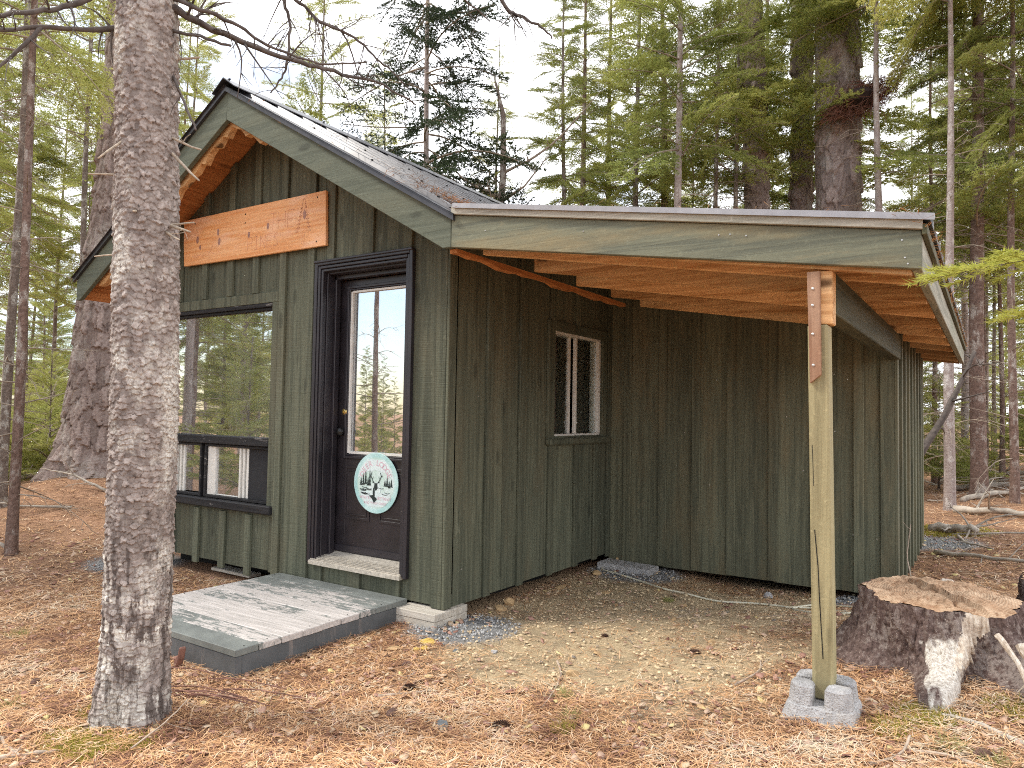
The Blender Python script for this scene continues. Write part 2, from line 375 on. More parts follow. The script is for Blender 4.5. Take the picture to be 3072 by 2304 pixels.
def foliage(name, stops, trans=.52):
    g = NG(name); ti = g.attr('tint'); oi = g.n('ObjectInfo')
    f = g.math('ADD', g.math('MULTIPLY', ti, .72), g.math('MULTIPLY', oi.outputs['Random'], .28))
    return g.done(g.ramp(f, stops), .6, None, .25, 0, trans)
M['fir_leaf'] = foliage('fir_needles', [(0, (.13, .17, .06)), (.3, (.30, .345, .10)), (.65, (.52, .53, .16)), (1, (.70, .67, .27))])
M['dark_leaf'] = foliage('dark_spruce_needles', [(0, (.022, .038, .020)), (.5, (.045, .068, .030)), (1, (.10, .125, .042))], .3)
M['yellow_leaf'] = foliage('sunlit_yellow_needles', [(0, (.20, .245, .07)), (.5, (.40, .43, .13)), (1, (.60, .56, .20))], .55)  # larch and fir yellow-green, with the sunlit glow of the woods put into it
M['bright_leaf'] = foliage('bright_new_needles', [(0, (.26, .30, .055)), (.5, (.44, .45, .09)), (1, (.60, .57, .17))], .45)

def tintmat(name, stops, rough=.8, trans=0):
    g = NG(name); return g.done(g.ramp(g.attr('tint'), stops), rough, None, .2, 0, trans)
M['needles'] = tintmat('fallen_needles', [(0, (.20, .095, .065)), (.2, (.42, .22, .115)), (.45, (.63, .365, .175)), (.7, (.73, .47, .275)), (.9, (.76, .58, .40)), (1, (.68, .58, .43))])
M['leaf_litter'] = tintmat('leaf_litter', [(0, (.22, .10, .075)), (.35, (.42, .24, .18)), (.65, (.55, .40, .28)), (.85, (.62, .50, .33)), (1, (.64, .52, .24))])
M['pebble'] = tintmat('stone_chips', [(0, (.22, .19, .16)), (.2, (.42, .32, .21)), (.6, (.62, .47, .29)), (1, (.76, .62, .40))])
M['gravel'] = tintmat('grey_gravel', [(0, (.15, .15, .15)), (.5, (.33, .325, .315)), (1, (.56, .55, .53))])
M['moss'] = tintmat('moss', [(0, (.13, .13, .025)), (.5, (.32, .29, .045)), (1, (.55, .46, .10))], trans=.2)
M['grass'] = tintmat('grass_blade', [(0, (.10, .13, .04)), (.5, (.30, .31, .10)), (1, (.50, .47, .20))], trans=.2)
M['cut_face'] = None

# ------------------------------------------------------------------ ground
def gz(x, y):
    x = np.asarray(x, float); y = np.asarray(y, float)
    z = -.275 + .050*np.clip(x, -8, 3.2) + .0*y
    z = np.where(x < 0, -.275 + .012*np.clip(x, -12, 0), z)
    z = z - .115*np.clip((y-.7)/1.5, 0, 1)*np.clip((4.6-y)/.8, 0, 1)*np.exp(-(np.clip(np.abs(x-1.55)-.25, 0, 9)/.62)**2)               # dip under the lean-to wall
    z = z + .50*np.exp(-(((x+7.2)/1.7)**2+((y-1.5)/1.6)**2))*1.0                    # mound round the big pine
    z = z + .18*np.exp(-(((x-2.9)/.9)**2+((y-.9)/.9)**2))*.6                        # litter banked against the stump
    z = z + .35*np.clip((y-4)/10, 0, 1)*np.clip((x-2.2)/1.0, 0, 1)*.5
    w = np.clip((np.hypot(x-1, y-1)-4)/6, 0, 1)
    z = z + w*(fbm(x*.55, y*.55, 3)-.47)*.35
    z = z + (fbm(x*3.1+5, y*3.1, 9)-.47)*.035
    return z
def warp(n, near, far):
    t = np.linspace(-1, 1, n); return np.sign(t)*(near*np.abs(t)+(far-near)*np.abs(t)**5)
gx = warp(361, 9, 260)+.5; gy = warp(361, 9, 260)-.5
GX, GY = np.meshgrid(gx, gy, indexing='ij'); GZ = gz(GX, GY)
nn = len(gx); idx = np.arange(nn*nn).reshape(nn, nn)
gf = np.stack([idx[:-1,:-1], idx[1:,:-1], idx[1:,1:], idx[:-1,1:]], -1).reshape(-1, 4)

def bare_mask(x, y):
    """trodden sandy earth in front of and under the lean-to"""
    d = np.minimum(((x-1.15)/1.35)**2+((y-1.05)/1.5)**2, ((x-1.25)/.95)**2+((y+.25)/.62)**2)
    return np.clip(1.35-d+(fbm(x*2.3, y*2.3, 21)-.47)*1.9, 0, 1)
GRAVEL = [(.16, -.02, .34), (.35, 2.16, .38), (2.42, 4.75, .40), (2.15, 2.2, .3), (-3.4, -.05, .4)]
def grav_mask(x, y):
    mm = 0
    for cx_, cy_, r__ in GRAVEL: mm = np.maximum(mm, np.clip((1.15-np.hypot(x-cx_, y-cy_)/r__)*3, 0, 1))
    return mm
def ground_mat():
    g = NG('forest_floor'); v = g.coord(); n1 = g.noise(v, 55, 8, .75); n2 = g.noise(v, 1.6, 5, .6); n3 = g.noise(g.coord((22, 70, 22)), 3, 5, .7)
    n4 = g.noise(g.coord((70, 22, 22)), 3, 5, .7)
    nd = g.mix(g.ramp(g.math('MAXIMUM', n3, n4), [(.42, 0), (.53, .45), (.66, 1)]), (.20, .105, .068), (.60, .36, .22))
    nd = g.mix(g.math('MULTIPLY', g.ramp(n1, [(.52, 0), (.7, 1)]), .6), nd, (.58, .38, .22))
    nd = g.mix(1, nd, g.ramp(n2, [(.3, .70), (.7, 1.15)]), 'MULTIPLY')
    sand = g.mix(g.ramp(n1, [(.3, 0), (.7, 1)]), (.50, .37, .215), (.80, .63, .40))
    sand = g.mix(g.math('MULTIPLY', g.ramp(g.noise(v, 5, 5), [(.45, 0), (.62, 1)]), .5), sand, (.30, .24, .16))
    c = g.mix(g.attr('bare'), nd, sand)
    c = g.mix(g.attr('grav'), c, g.mix(g.ramp(n1, [(.3, 0), (.7, 1)]), (.20, .20, .20), (.48, .47, .45)))
    return g.done(c, .95, g.bump(g.math('ADD', g.math('MAXIMUM', n3, n4), n1), .9, .02), .1)
M['ground'] = ground_mat()
gv = np.stack([GX.ravel(), GY.ravel(), GZ.ravel()], 1)
ground = np_mesh('ground', gv, gf, M['ground'], smooth=True, attrs={'bare': bare_mask(gv[:,0], gv[:,1]), 'grav': grav_mask(gv[:,0], gv[:,1])})
tag(ground, kind='structure')

# ------------------------------------------------------------------ the cabin
AP, ZA, SL = -1.735, 3.3925, .58
def zm(x): return ZA - SL*abs(x-AP)                       # top line of the main roof boards
def zl(x): return 2.238 - .1635*x                         # top line of the lean-to roof boards
YF, YB = -.456, 4.98                                      # front face of fascia, back end of roof
XE, XW, XL = .3616, -3.8073, 2.667                        # eaves
cabin = thing('cabin', (-1, 1.5, -.2), 'dark green board and batten cabin with a gabled front and a lean-to on the right', 'cabin')

def boards(mb, cuts, zlo, zhi, holes, put, gap=.002):
    """vertical boards between cuts (along wall), with holes (a0,a1,z0,z1) left out"""
    cs = sorted(set(cuts + [h[0] for h in holes if cuts[0] < h[0] < cuts[-1]] + [h[1] for h in holes if cuts[0] < h[1] < cuts[-1]]))
    for a, b in zip(cs[:-1], cs[1:]):
        if b-a < .004: continue
        mid = (a+b)/2; segs = [(None, None)]; t = random.random(); hs = [h for h in holes if h[0] < mid < h[1]]
        lo = zlo+random.uniform(-.012, .006)
        if not hs: put(mb, a+gap/2, b-gap/2, lo, None, t)
        for h in hs:
            if h[2] > zlo+.02: put(mb, a+gap/2, b-gap/2, lo, h[2], t)
            put(mb, a+gap/2, b-gap/2, h[3], None, t)

# front wall (plane y = 0)
DO = (-1.172, -.350, -.012, 2.075)                        # door opening x0 x1 z0 z1
WO = (-3.32, -1.700, .315, 1.880)                         # picture window opening
f_cut = [-3.46, -3.29, -2.955, -2.60, -2.255, -1.93, -1.60, -1.29, -1.085, -.70, -.345, 0]
def put_front(y0, y1, top):
    def put(mb, a, b, lo, hi, t):
        for a_, b_ in ([(a, AP), (AP, b)] if a < AP < b else [(a, b)]):
            if hi is None: mb.prism([(a_, y1, lo), (b_, y1, lo), (b_, y1, top(b_)), (a_, y1, top(a_))], (0, y0-y1, 0), t)
            else: mb.box(a_, b_, y0, y1, lo, hi, t)
    return put
zt_in = lambda x: zm(x)-.045
w = MB(); boards(w, f_cut, -.165, None, [DO, WO], put_front(.0, .026, zt_in))
wall = w.build('wall', M['siding'], cabin, bevel=.002); tag(wall, 'green front wall with door and window openings')
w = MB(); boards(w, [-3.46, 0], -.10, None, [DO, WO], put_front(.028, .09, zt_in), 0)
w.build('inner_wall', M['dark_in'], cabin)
# side wall (plane x = 0)
SW = (1.325, 2.165, .885, 1.725)
s_cut = [.03, .445, .64, .86, 1.29, 1.71, 2.06, 2.33, 2.8, 3.3, 3.8, 4.3, 4.75]
def put_side(x0, x1, top):
    def put(mb, a, b, lo, hi, t): mb.box(x0, x1, a, b, lo, top if hi is None else hi, t)
    return put
w = MB(); boards(w, s_cut, -.18, None, [SW], put_side(-.026, 0, 2.30), .006)
w.build('wall', M['siding'], cabin, bevel=.002)
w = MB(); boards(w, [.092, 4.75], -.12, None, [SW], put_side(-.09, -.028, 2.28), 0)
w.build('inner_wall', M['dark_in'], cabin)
# left and back walls, floor and ceiling of the main room
w = MB(); w.box(-3.46, -3.40, .092, 4.7, -.15, 2.3); w.prism([(-3.40, 4.70, -.15), (-.092, 4.70, -.15), (-.092, 4.70, 2.3), (AP, 4.70, zm(AP)-.06), (-3.40, 4.70, 2.3)], (0, .06, 0))
w.build('wall', M['siding'], cabin)
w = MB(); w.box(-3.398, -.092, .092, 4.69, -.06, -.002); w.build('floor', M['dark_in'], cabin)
# shed wall under the lean-to (plane y = 2.354)
SY = 2.354
h_cut = [.004, .185, .515, .812, 1.105, 1.44, 1.755, 2.06, 2.205, 2.285]
w = MB(); boards(w, h_cut, -.225, None, [], put_front(SY, SY+.026, lambda x: zl(x)-.05), .005)
w.build('shed_wall', M['siding_worn'], cabin, bevel=.002)
w = MB()
for a, b in zip([2.38, 2.68, 2.98, 3.28, 3.58, 3.88, 4.18, 4.48], [2.68, 2.98, 3.28, 3.58, 3.88, 4.18, 4.48, 4.75]):
    w.box(2.274, 2.298, a+.002, b-.002, -.20, zl(2.3)-.05)
w.box(.002, 2.29, 4.752, 4.78, -.2, zl(2.3)-.05)
w.build('shed_wall', M['siding_worn'], cabin)
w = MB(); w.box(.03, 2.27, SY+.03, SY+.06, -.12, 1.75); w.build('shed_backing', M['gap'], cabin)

# battens: one part per wall
b = MB()
def fb(xc, lo, hi=None, wd=.072):
    x0, x1 = xc-wd/2, xc+wd/2; t = random.random(); y0, y1 = -.024, -.001
    if hi is None:
        for a_, c_ in ([(x0, AP), (AP, x1)] if x0 < AP < x1 else [(x0, x1)]):
            b.prism([(a_, y1, lo), (c_, y1, lo), (c_, y1, zt_in(c_)-.002), (a_, y1, zt_in(a_)-.002)], (0, y0-y1, 0), t)
    else: b.box(x0, x1, y0, y1, lo, hi, t)
for xc in (-2.955, -2.60, -2.255, -1.93): fb(xc, 1.966); fb(xc, -.21+random.uniform(-.02, .02), .243)
fb(-3.29, 1.966); fb(-3.42, -.19)
fb(-1.605, -.19); fb(-1.29, -.185)
for xc in (-1.085, -.70): fb(xc, 2.146)
fb(-.345, 2.146, zt_in(-.345)-.03)
for xc in (-1.12, -.745, -.385): fb(xc, -.175, -.045, .06)
b.box(-.085, -.001, -.024, -.001, -.178, 2.10)            # corner board
b.build('batten', M['siding'], cabin, bevel=.003)
b = MB()
def sb(yc, lo, hi=2.29, wd=.072): b.box(.001, .022, yc-wd/2, yc+wd/2, lo, hi)
b.box(.001, .022, -.024, .055, -.178, 2.10)
sb(.445, -.185); sb(.86, -.188); sb(1.29, -.19, .82); sb(1.71, -.19, .82); sb(2.06, -.19, .82); sb(2.318, -.20)
sb(1.71, 1.80); sb(1.30, 1.80)
b.build('batten', M['siding'], cabin, bevel=.003)
b = MB()
for xc in (.185, .515, .812, 1.105, 1.44, 1.755, 2.06): b.box(xc-.036, xc+.036, SY-.022, SY-.001, -.225, zl(xc)-.05)
b.box(2.205, 2.30, SY-.024, SY-.001, -.215, zl(2.3)-.05)
b.build('batten', M['siding_worn'], cabin, bevel=.003)
b = MB(); b.box(2.299, 2.322, SY-.024, SY+.06, -.205, zl(2.3)-.05)
for yc in (2.68, 2.98, 3.28, 3.58, 3.88, 4.18, 4.48, 4.72): b.box(2.299, 2.322, yc-.036, yc+.036, -.20, zl(2.3)-.05)
b.build('batten', M['siding_worn'], cabin, bevel=.003)

# main roof: sheathing, corrugated metal, ridge cap
ROOF_T = .03
def slab(mb, x0, x1, zf, y0, y1, dz0, dz1):
    mb.prism([(x0, y0, zf(x0)+dz0), (x1, y0, zf(x1)+dz0), (x1, y0, zf(x1)+dz1), (x0, y0, zf(x0)+dz1)], (0, y1-y0, 0))
s = MB(); slab(s, AP, XE-.002, zm, YF+.040, YB, -.032, -.004); slab(s, XW, AP, zm, YF+.040, YB, -.032, -.004)
s.build('roof_sheathing', M['raw_y'], cabin)
def corrug(x0, x1, zf, y0, y1, dz, flip=False):
    """ribbed sheet metal, ribs run down the slope"""
    prof = []; y = y0
    while y < y1-.001:
        for dy, h in ((0, 0), (.118, 0), (.130, .030), (.186, .030), (.198, 0)):
            if y+dy <= y1: prof.append((y+dy, h))
        y += .240
    n_ = len(prof); vs = []
    for x in (x0, x1):
        for yy, h in prof: vs.append((x, yy, zf(x)+dz+h))
        for yy, h in prof: vs.append((x, yy, zf(x)+dz-.003))
    fs = [];
    for k in range(n_-1):
        fs += [(k, k+1, 2*n_+k+1, 2*n_+k), (n_+k, 3*n_+k, 3*n_+k+1, n_+k+1), (k, n_+k, n_+k+1, k+1), (2*n_+k, 2*n_+k+1, 3*n_+k+1, 3*n_+k)]
    return vs, fs
rf = MB()
for x0, x1 in ((AP+.001, XE+.035), (XW-.035, AP-.001)): rf.add(*corrug(x0, x1, zm, YF-.035, YB+.02, .010))
roof = rf.build('roof', M['roof'], cabin)
k_ = MB(); k_.prism([(AP-.13, YF-.04, zm(AP-.13)+.050), (AP, YF-.04, ZA+.064), (AP+.13, YF-.04, zm(AP+.13)+.050), (AP+.13, YF-.04, zm(AP+.13)+.043), (AP, YF-.04, ZA+.056), (AP-.13, YF-.04, zm(AP-.13)+.043)], (0, YB+.06-YF, 0))
for yy in np.arange(YF, YB, .9): k_.box(AP-.02, AP+.02, yy, yy+.012, ZA+.060, ZA+.068)
k_.build('ridge_cap', M['roof'], roof)
sc_ = MB()
for yy in np.arange(YF-.035+.158, YB, .240*2):
    for d in np.arange(.25, 2.1, .55): sc_.box(AP+d-.006, AP+d+.006, yy-.006, yy+.006, zm(AP+d)+.039, zm(AP+d)+.048)
o = sc_.build('roof_screws', M['gap'], roof); tag(o, kind='stuff')
# rake trim: drip edge and fascia boards of the gable
def zfb(x): return zm(x)-.235
fa = MB()
fa.prism([(AP, YF, ZA), (XE, YF, zm(XE)), (XE, YF, 1.985), (XE-.055, YF, 1.985), (AP+.001, YF, zfb(AP))], (0, .038, 0), .55)
o = fa.build('gable_fascia', M['trim_x'], cabin, bevel=.003)
fa = MB(); fa.prism([(XW, YF+.002, zm(XW)), (AP-.002, YF+.002, ZA-.0012), (AP-.002, YF+.002, zfb(AP)+.0), (XW+.055, YF+.002, 1.985), (XW, YF+.002, 1.985)], (0, .036, 0), .35)
fa.build('gable_fascia', M['trim_x'], cabin, bevel=.003)
de = MB()
for x0, x1 in ((AP, XE+.03), (XW-.03, AP)):
    slab(de, x0, x1, zm, YF-.022, YF+.02, -.002, .010); slab(de, x0, x1, zm, YF-.022, YF-.002, -.030, -.003)
de.build('drip_edge', M['roof'], cabin)
# eave boards on both sides, ragged raw strip under the right eave and raw soffit edge in the gable
ev = MB(); ev.box(XW+.002, XW+.036, YF+.04, YB, zm(XW)-.19, zm(XW)-.035); ev.build('eave_board', M['raw_y'], cabin)
ev = MB(); pts = [(-3.0, zfb(-3.0))]
ev.prism([(XW+.06, YF+.045, zfb(XW+.06)+.02), (AP, YF+.045, zfb(AP)-.0), (AP, YF+.045, zfb(AP)+.17), (XW+.06, YF+.045, zfb(XW+.06)+.17)], (0, .30, 0))
def rag(mb, pa, pb, wd, dz, n=26, sd=1):
    """rough sawn lath whose lower edge is torn"""
    pa, pb = Vector(pa), Vector(pb); rr = random.Random(sd)
    lo = [pa.lerp(pb, k/n)+Vector((0, 0, -wd*(.6+.8*rr.random()))) for k in range(n+1)]
    up = [pa.lerp(pb, k/n) for k in range(n+1)]
    for k in range(n): mb.prism([up[k], up[k+1], lo[k+1], lo[k]], dz, .4)
lg = MB(); rag(lg, (.372, -.41, 1.985), (.372, 1.86, 1.985), .030, (-.05, 0, 0), 30, 4)
lg.build('eave_lath', M['raw_y'], cabin)
lg = MB(); rag(lg, (AP-.02, YF+.06, zfb(AP)+.03), (-3.55, YF+.06, zfb(-3.55)+.045), .07, (0, .05, 0), 34, 8)
rag(lg, (AP-.02, YF+.06, zfb(AP)+.03), (AP+.42, YF+.06, zfb(AP+.42)+.05), .06, (0, .05, 0), 8, 9)
lg.build('soffit_edge', M['raw_x'], cabin)

# lean-to roof: sheathing, metal, rafters, beam, fascia, trims
s = MB(); slab(s, XE+.004, XL-.036, zl, YF+.04, YB, -.030, -.002); s.build('lean_to_sheathing', M['sheath_dark'], cabin)
rf = MB(); rf.add(*corrug(XE-.02, XL+.03, zl, YF+.002, YB+.02, .034)); lroof = rf.build('lean_to_roof', M['roof'], cabin)
me_ = MB(); slab(me_, XE+.03, XL+.045, zl, YF-.030, YF+.0, .036, .050); slab(me_, XE+.03, XL+.045, zl, YF-.030, YF-.024, .024, .036)
me_.build('roof_edge_flashing', M['metal_trim'], cabin)
tr = MB(); slab(tr, XE+.012, XL+.004, zl, YF-.018, YF+.02, -.010, .034); tr.build('top_trim', M['pale_x'], cabin, bevel=.002)
fa = MB(); fa.prism([(XE+.003, YF, zl(XE)-.012), (XL, YF, zl(XL)-.012), (XL, YF, 1.640), (XE+.003, YF, 1.985)], (0, .038, 0), .6)
fas = fa.build('lean_to_fascia', M['fascia_worn'], cabin, bevel=.003)
nl = MB()
for x, z in ((2.60, 1.76), (2.61, 1.69), (2.62, 1.665), (1.93, 1.865), (1.88, 1.868), (2.0, 1.85), (1.2, 1.97), (.6, 2.05)): 
    nl = MB(); nl.disc((x, YF-.0005, z), .0032, (0, -1, 0), .002, 8); nl.build('nail', M['nail'], fas)
fa = MB(); fa.box(XL-.036, XL, YF+.040, YB, 1.640, 1.786); fa.build('eave_fascia', M['trim_y'], cabin, bevel=.003)
fa = MB(); fa.box(XL+.001, XL+.02, YF-.01, YB, 1.772, 1.812); fa.build('eave_trim', M['beam_y'], cabin, bevel=.002)
# end board of the lean-to at the back
fa = MB(); fa.prism([(.1, YB-.04, zl(.1)-.03), (XL-.04, YB-.04, zl(XL)-.03), (XL-.04, YB-.04, 1.64), (.1, YB-.04, 1.98)], (0, .038, 0)); fa.build('lean_to_fascia', M['raw_x'], cabin)
for i, y in enumerate([-.415, -.18, .40, .98, 1.555, 2.13, 2.73, 3.31, 3.89, 4.47]):
    r1 = MB(); x0 = .385 if i else .62
    slab(r1, x0, XL-.038, zl, y, y+.038, -.182+random.uniform(0, .004), -.033); r1.build('rafter', M['raw_x'], cabin, bevel=.002)
bm = MB(); bm.box(2.258, 2.342, -.318, SY-.026, 1.50, zl(2.30)-.186); bm.build('beam', M['beam_y'], cabin, bevel=.004)
bm = MB(); bm.box(2.262, 2.340, -.405, -.320, 1.452, zl(2.30)-.187, .6); bm.build('beam_end', M['raw_x'], cabin, bevel=.004)
po = MB(); po.prism([(2.263, -.41, -.085), (2.343, -.41, -.085), (2.343, -.322, -.085), (2.263, -.322, -.085)], (-.02, 0, 1.535), .5)
post = po.build('post', M['post'], cabin, bevel=.005)
ck = MB()
def crack(pts, wd=.0035):
    for a, c in zip(pts[:-1], pts[1:]):
        ck.prism([(a[0]-wd/2, -.4108, a[1]), (a[0]+wd/2, -.4108, a[1]), (c[0]+wd/2, -.4108, c[1]), (c[0]-wd/2, -.4108, c[1])], (0, -.0006, 0))
crack([(2.272, .60), (2.285, .45), (2.290, .33), (2.298, .19), (2.304, .08)]); crack([(2.262, .95), (2.264, .9), (2.268, .78)], .002)
ck.build('crack', M['gap'], post)
stp = MB(); stp.prism([(2.244, -.4105, 1.672), (2.296, -.4105, 1.672), (2.300, -.4105, 1.240), (2.257, -.4105, 1.205)], (0, -.018, 0), .5)
st_ = stp.build('splice_board', M['strap'], post, bevel=.002)
nl = MB()
for x, z in ((2.268, 1.60), (2.267, 1.53), (2.268, 1.41), (2.270, 1.28)): 
    nl = MB(); nl.lathe((x, -.4288, z), [(.006, 0), (.006, .002), (.002, .004)], (0, -1, 0), 10); nl.build('nail', M['nail'], st_)

# door: frame, jambs, threshold, leaf
def frame(mb, x0, x1, z0, z1, wd, y0, y1, bottom=False):
    mb.box(x0, x0+wd, y0, y1, z0, z1); mb.box(x1-wd, x1, y0, y1, z0, z1); mb.box(x0+wd+.0005, x1-wd-.0005, y0, y1, z1-wd, z1-.0005)
    if bottom: mb.box(x0+wd+.0005, x1-wd-.0005, y0, y1, z0+.0005, z0+wd)
d = MB(); frame(d, -1.234, -.288, -.03, 2.14, .030, -.036, -.001); frame(d, -1.203, -.319, -.02, 2.108, .022, -.028, -.001); frame(d, -1.180, -.342, -.02, 2.085, .020, -.018, .02)
d.box(-1.234, -.288, -.046, -.026, 2.128, 2.146)
d.build('door_frame', M['black'], cabin, bevel=.004)
d = MB(); d.box(-1.1715, -1.150, .021, .165, -.01, 2.075); d.box(-.372, -.3505, .021, .165, -.01, 2.075); d.box(-1.1495, -.3725, .021, .165, 2.05, 2.0745)
d.box(-1.1495, -1.128, .085, .13, .0, 2.049); d.box(-1.1495, -.3725, .085, .13, 2.02, 2.0495)
d.build('door_jamb', M['black'], cabin, bevel=.003)
d = MB(); d.prism([(-1.205, -.045, -.040), (-1.205, .16, -.040), (-1.205, .16, .035), (-1.205, -.045, -.014)], (.87, 0, 0), .5)
for y in (-.03, -.01, .01, .03, .05): d.box(-1.20, -.34, y, y+.008, -.012+(y+.045)*.24, -.005+(y+.045)*.24, .6)
d.build('threshold', M['alu'], cabin)
door = MB(); DY = .150
GX0, GX1, GZ0, GZ1 = -1.029, -.481, .752, 1.934
door.box(-1.148, GX0-.02, DY, DY+.042, .03, 2.018); door.box(GX1+.02, -.374, DY, DY+.042, .03, 2.018)
door.box(GX0-.0195, GX1+.0195, DY, DY+.042, .03, GZ0-.02); door.box(GX0-.0195, GX1+.0195, DY, DY+.042, GZ1+.02, 2.018)
dr = door.build('door', M['door'], cabin, bevel=.002)
g_ = MB(); g_.box(GX0, GX1, DY+.014, DY+.020, GZ0, GZ1); g_.build('glass_pane', M['glass'], dr)
g_ = MB(); frame(g_, GX0-.04, GX1+.04, GZ0-.04, GZ1+.04, .020, DY-.016, DY+.012, True); frame(g_, GX0-.0195, GX1+.0195, GZ0-.0195, GZ1+.0195, .012, DY-.012, DY+.012, True)
g_.build('glass_moulding', M['black'], dr, bevel=.003)
g_ = MB(); g_.box(GX0-.006, GX0+.012, DY-.005, DY+.012, GZ0, GZ1); g_.box(GX0+.0125, GX1-.0125, DY-.005, DY+.012, GZ0-.004, GZ0+.012); g_.box(GX1-.012, GX1+.004, DY-.005, DY+.012, GZ0, GZ1); g_.box(GX0+.0125, GX1-.0125, DY-.005, DY+.012, GZ1-.010, GZ1+.004)
g_.build('glass_bead', M['white'], dr)
for x0, x1 in ((-1.055, -.800), (-.712, -.460)):
    g_ = MB(); frame(g_, x0, x1, .275, .66, .018, DY-.006, DY-.0005, True); frame(g_, x0+.03, x1-.03, .305, .63, .010, DY-.004, DY-.0005, True)
    g_.box(x0+.041, x1-.041, DY-.003, DY-.0004, .317, .619)
    g_.build('door_panel', M['door'], dr, bevel=.003)
g_ = MB(); g_.lathe((-1.072, DY, .905), [(.030, 0), (.030, .006), (.012, .010), (.012, .030), (.026, .038), (.030, .052), (.024, .062), (.008, .066)], (0, -1, 0), 20); g_.build('door_knob', M['black_metal'], dr, smooth=True)
g_ = MB(); g_.lathe((-1.070, DY, 1.05), [(.027, 0), (.027, .008), (.020, .016), (.012, .018)], (0, -1, 0), 20); g_.box(-1.073, -1.067, DY-.022, DY-.018, 1.042, 1.058); g_.build('deadbolt', M['brass'], dr)
g_ = MB(); g_.box(-1.14, -.38, DY-.010, DY-.0005, .04, .085); g_.build('door_sweep', M['black'], dr)

# picture window
win = MB()
win.box(-3.39, -1.641, -.022, -.001, 1.882, 1.9631, .5); win.box(-1.712, -1.641, -.0225, -.001, .245, 1.8815, .3); win.box(-3.39, -3.319, -.0225, -.001, .245, 1.8815, .4)
wf = win.build('window', M['siding'], cabin, bevel=.003)
q = MB(); q.box(-3.315, -1.715, -.020, .03, 1.850, 1.8805); q.box(-3.315, -1.715, .002, .05, 1.828, 1.8495); q.box(-3.315, -3.290, .005, .05, .33, 1.828); q.box(-1.716, -1.701, .005, .05, .33, 1.85)
q.build('window_frame', M['frame_worn'], wf, bevel=.003)
q = MB(); q.box(-3.315, -1.712, -.030, .045, .772, .838, .3); q.build('window_rail', M['frame_worn'], wf, bevel=.006)
q = MB(); q.box(-3.40, -1.640, -.055, .01, .262, .328, .7); q.build('window_sill', M['frame_worn'], wf, bevel=.008)
q = MB(); q.box(-3.288, -1.717, .030, .036, .8385, 1.827); q.build('glass_pane', M['glass'], wf)
for x0, x1, flip in ((-3.285, -2.590, 0), (-2.545, -1.72, 1)):
    u = MB(); frame(u, x0, x1, .332, .768, .020, .0, .05, True); sash = u.build('sliding_sash', M['frame_worn'], wf, bevel=.002)
    mid = (x0+x1)/2+(-.01 if not flip else .0)
    tr_ = [(x0+.021, x0+.125, .020, .046, .353, .747), (mid+.03, mid+.05, .012, .046, .353, .747), (mid+.06, mid+.085, .024, .046, .353, .747), (mid+.10, mid+.125, .03, .046, .353, .747), (x0+.126, mid, .03, .046, .353, .362)] if flip else [
        (mid-.005, mid+.008, .002, .046, .353, .747), (mid+.03, mid+.05, .018, .046, .353, .747), (mid+.065, mid+.085, .026, .046, .353, .747), (x1-.034, x1-.021, .018, .046, .353, .747), (x0+.021, mid-.006, .0, .008, .738, .747)]
    for bx_ in tr_: u = MB(); u.box(*bx_); u.build('white_track', M['white'], sash, bevel=.002)
    u = MB(); u.box(*((mid+.126, x1-.021) if flip else (x0+.021, mid-.006)), .034, .038, .362 if not flip else .353, .737 if not flip else .747); u.build('insect_screen', M['screen'], sash)
    u = MB(); u.box(*((x0+.126, mid+.028) if flip else (mid+.086, x1-.036)), .036, .041, .363, .746); u.build('glass_pane', M['glass'], sash)
# side window
q = MB(); y0, y1, z0, z1 = SW
q.box(.001, .024, y0-.10, y0-.001, .83, 1.80, .2); q.box(.001, .024, y1+.001, y1+.085, .83, 1.80, .3); q.box(.001, .026, y0-.0005, y1+.0005, 1.727, 1.80, .1)
sw = q.build('window', M['siding'], cabin, bevel=.003)
q = MB(); q.box(.0, .060, y0-.11, y1+.10, .815, .872, .2); q.build('window_sill', M['siding'], sw, bevel=.012)
q = MB(); q.box(-.088, -.004, y0, y1, z1-.022, z1, .5); q.box(-.088, -.004, y0, y1, z0, z0+.016, .5); q.box(-.088, .0, y1-.04, y1, z0+.017, z1-.023, .5); q.box(-.088, -.004, y0, y0+.014, z0+.017, z1-.023, .5)
q.build('window_frame', M['white'], sw, bevel=.002)
q = MB(); ym = 1.735; q.box(-.040, -.012, ym-.012, ym+.016, z0+.017, z1-.023); q.box(-.070, -.045, ym-.07, ym-.04, z0+.017, z1-.023); q.box(-.072, -.05, y1-.075, y1-.052, z0+.017, z1-.023); q.box(-.011, .0, ym-.01, ym+.01, z0+.10, z0+.115)
q.build('sliding_sash', M['white'], sw, bevel=.002)
q = MB(); q.box(-.062, -.058, y0+.015, ym-.02, z0+.017, z1-.023); q.box(-.030, -.026, ym+.017, y1-.045, z0+.017, z1-.023); q.build('glass_pane', M['glass_dim'], sw)
cu = MB()
for k in range(10): cu.box(-.15-.012*(k % 2), -.135-.012*(k % 2), y0-.05+k*.036, y0-.05+(k+1)*.036, .80, 1.85)
tag(cu.build('curtain', M['curtain'], None), 'dark maroon curtain hanging inside the small side window', 'curtain')
bn = MB(); bn.box(-2.72, -1.60, .150, .180, .62, .925); bn.box(-2.72, -1.60, .1805, .45, .66, .69); bn.box(-2.72, -2.67, .19, .43, -.002, .6595); bn.box(-1.65, -1.60, .19, .43, -.002, .6595)
tag(bn.build('wooden_bench', M['raw_x'], None, bevel=.004), 'orange wooden bench back seen through the bottom of the picture window', 'bench')
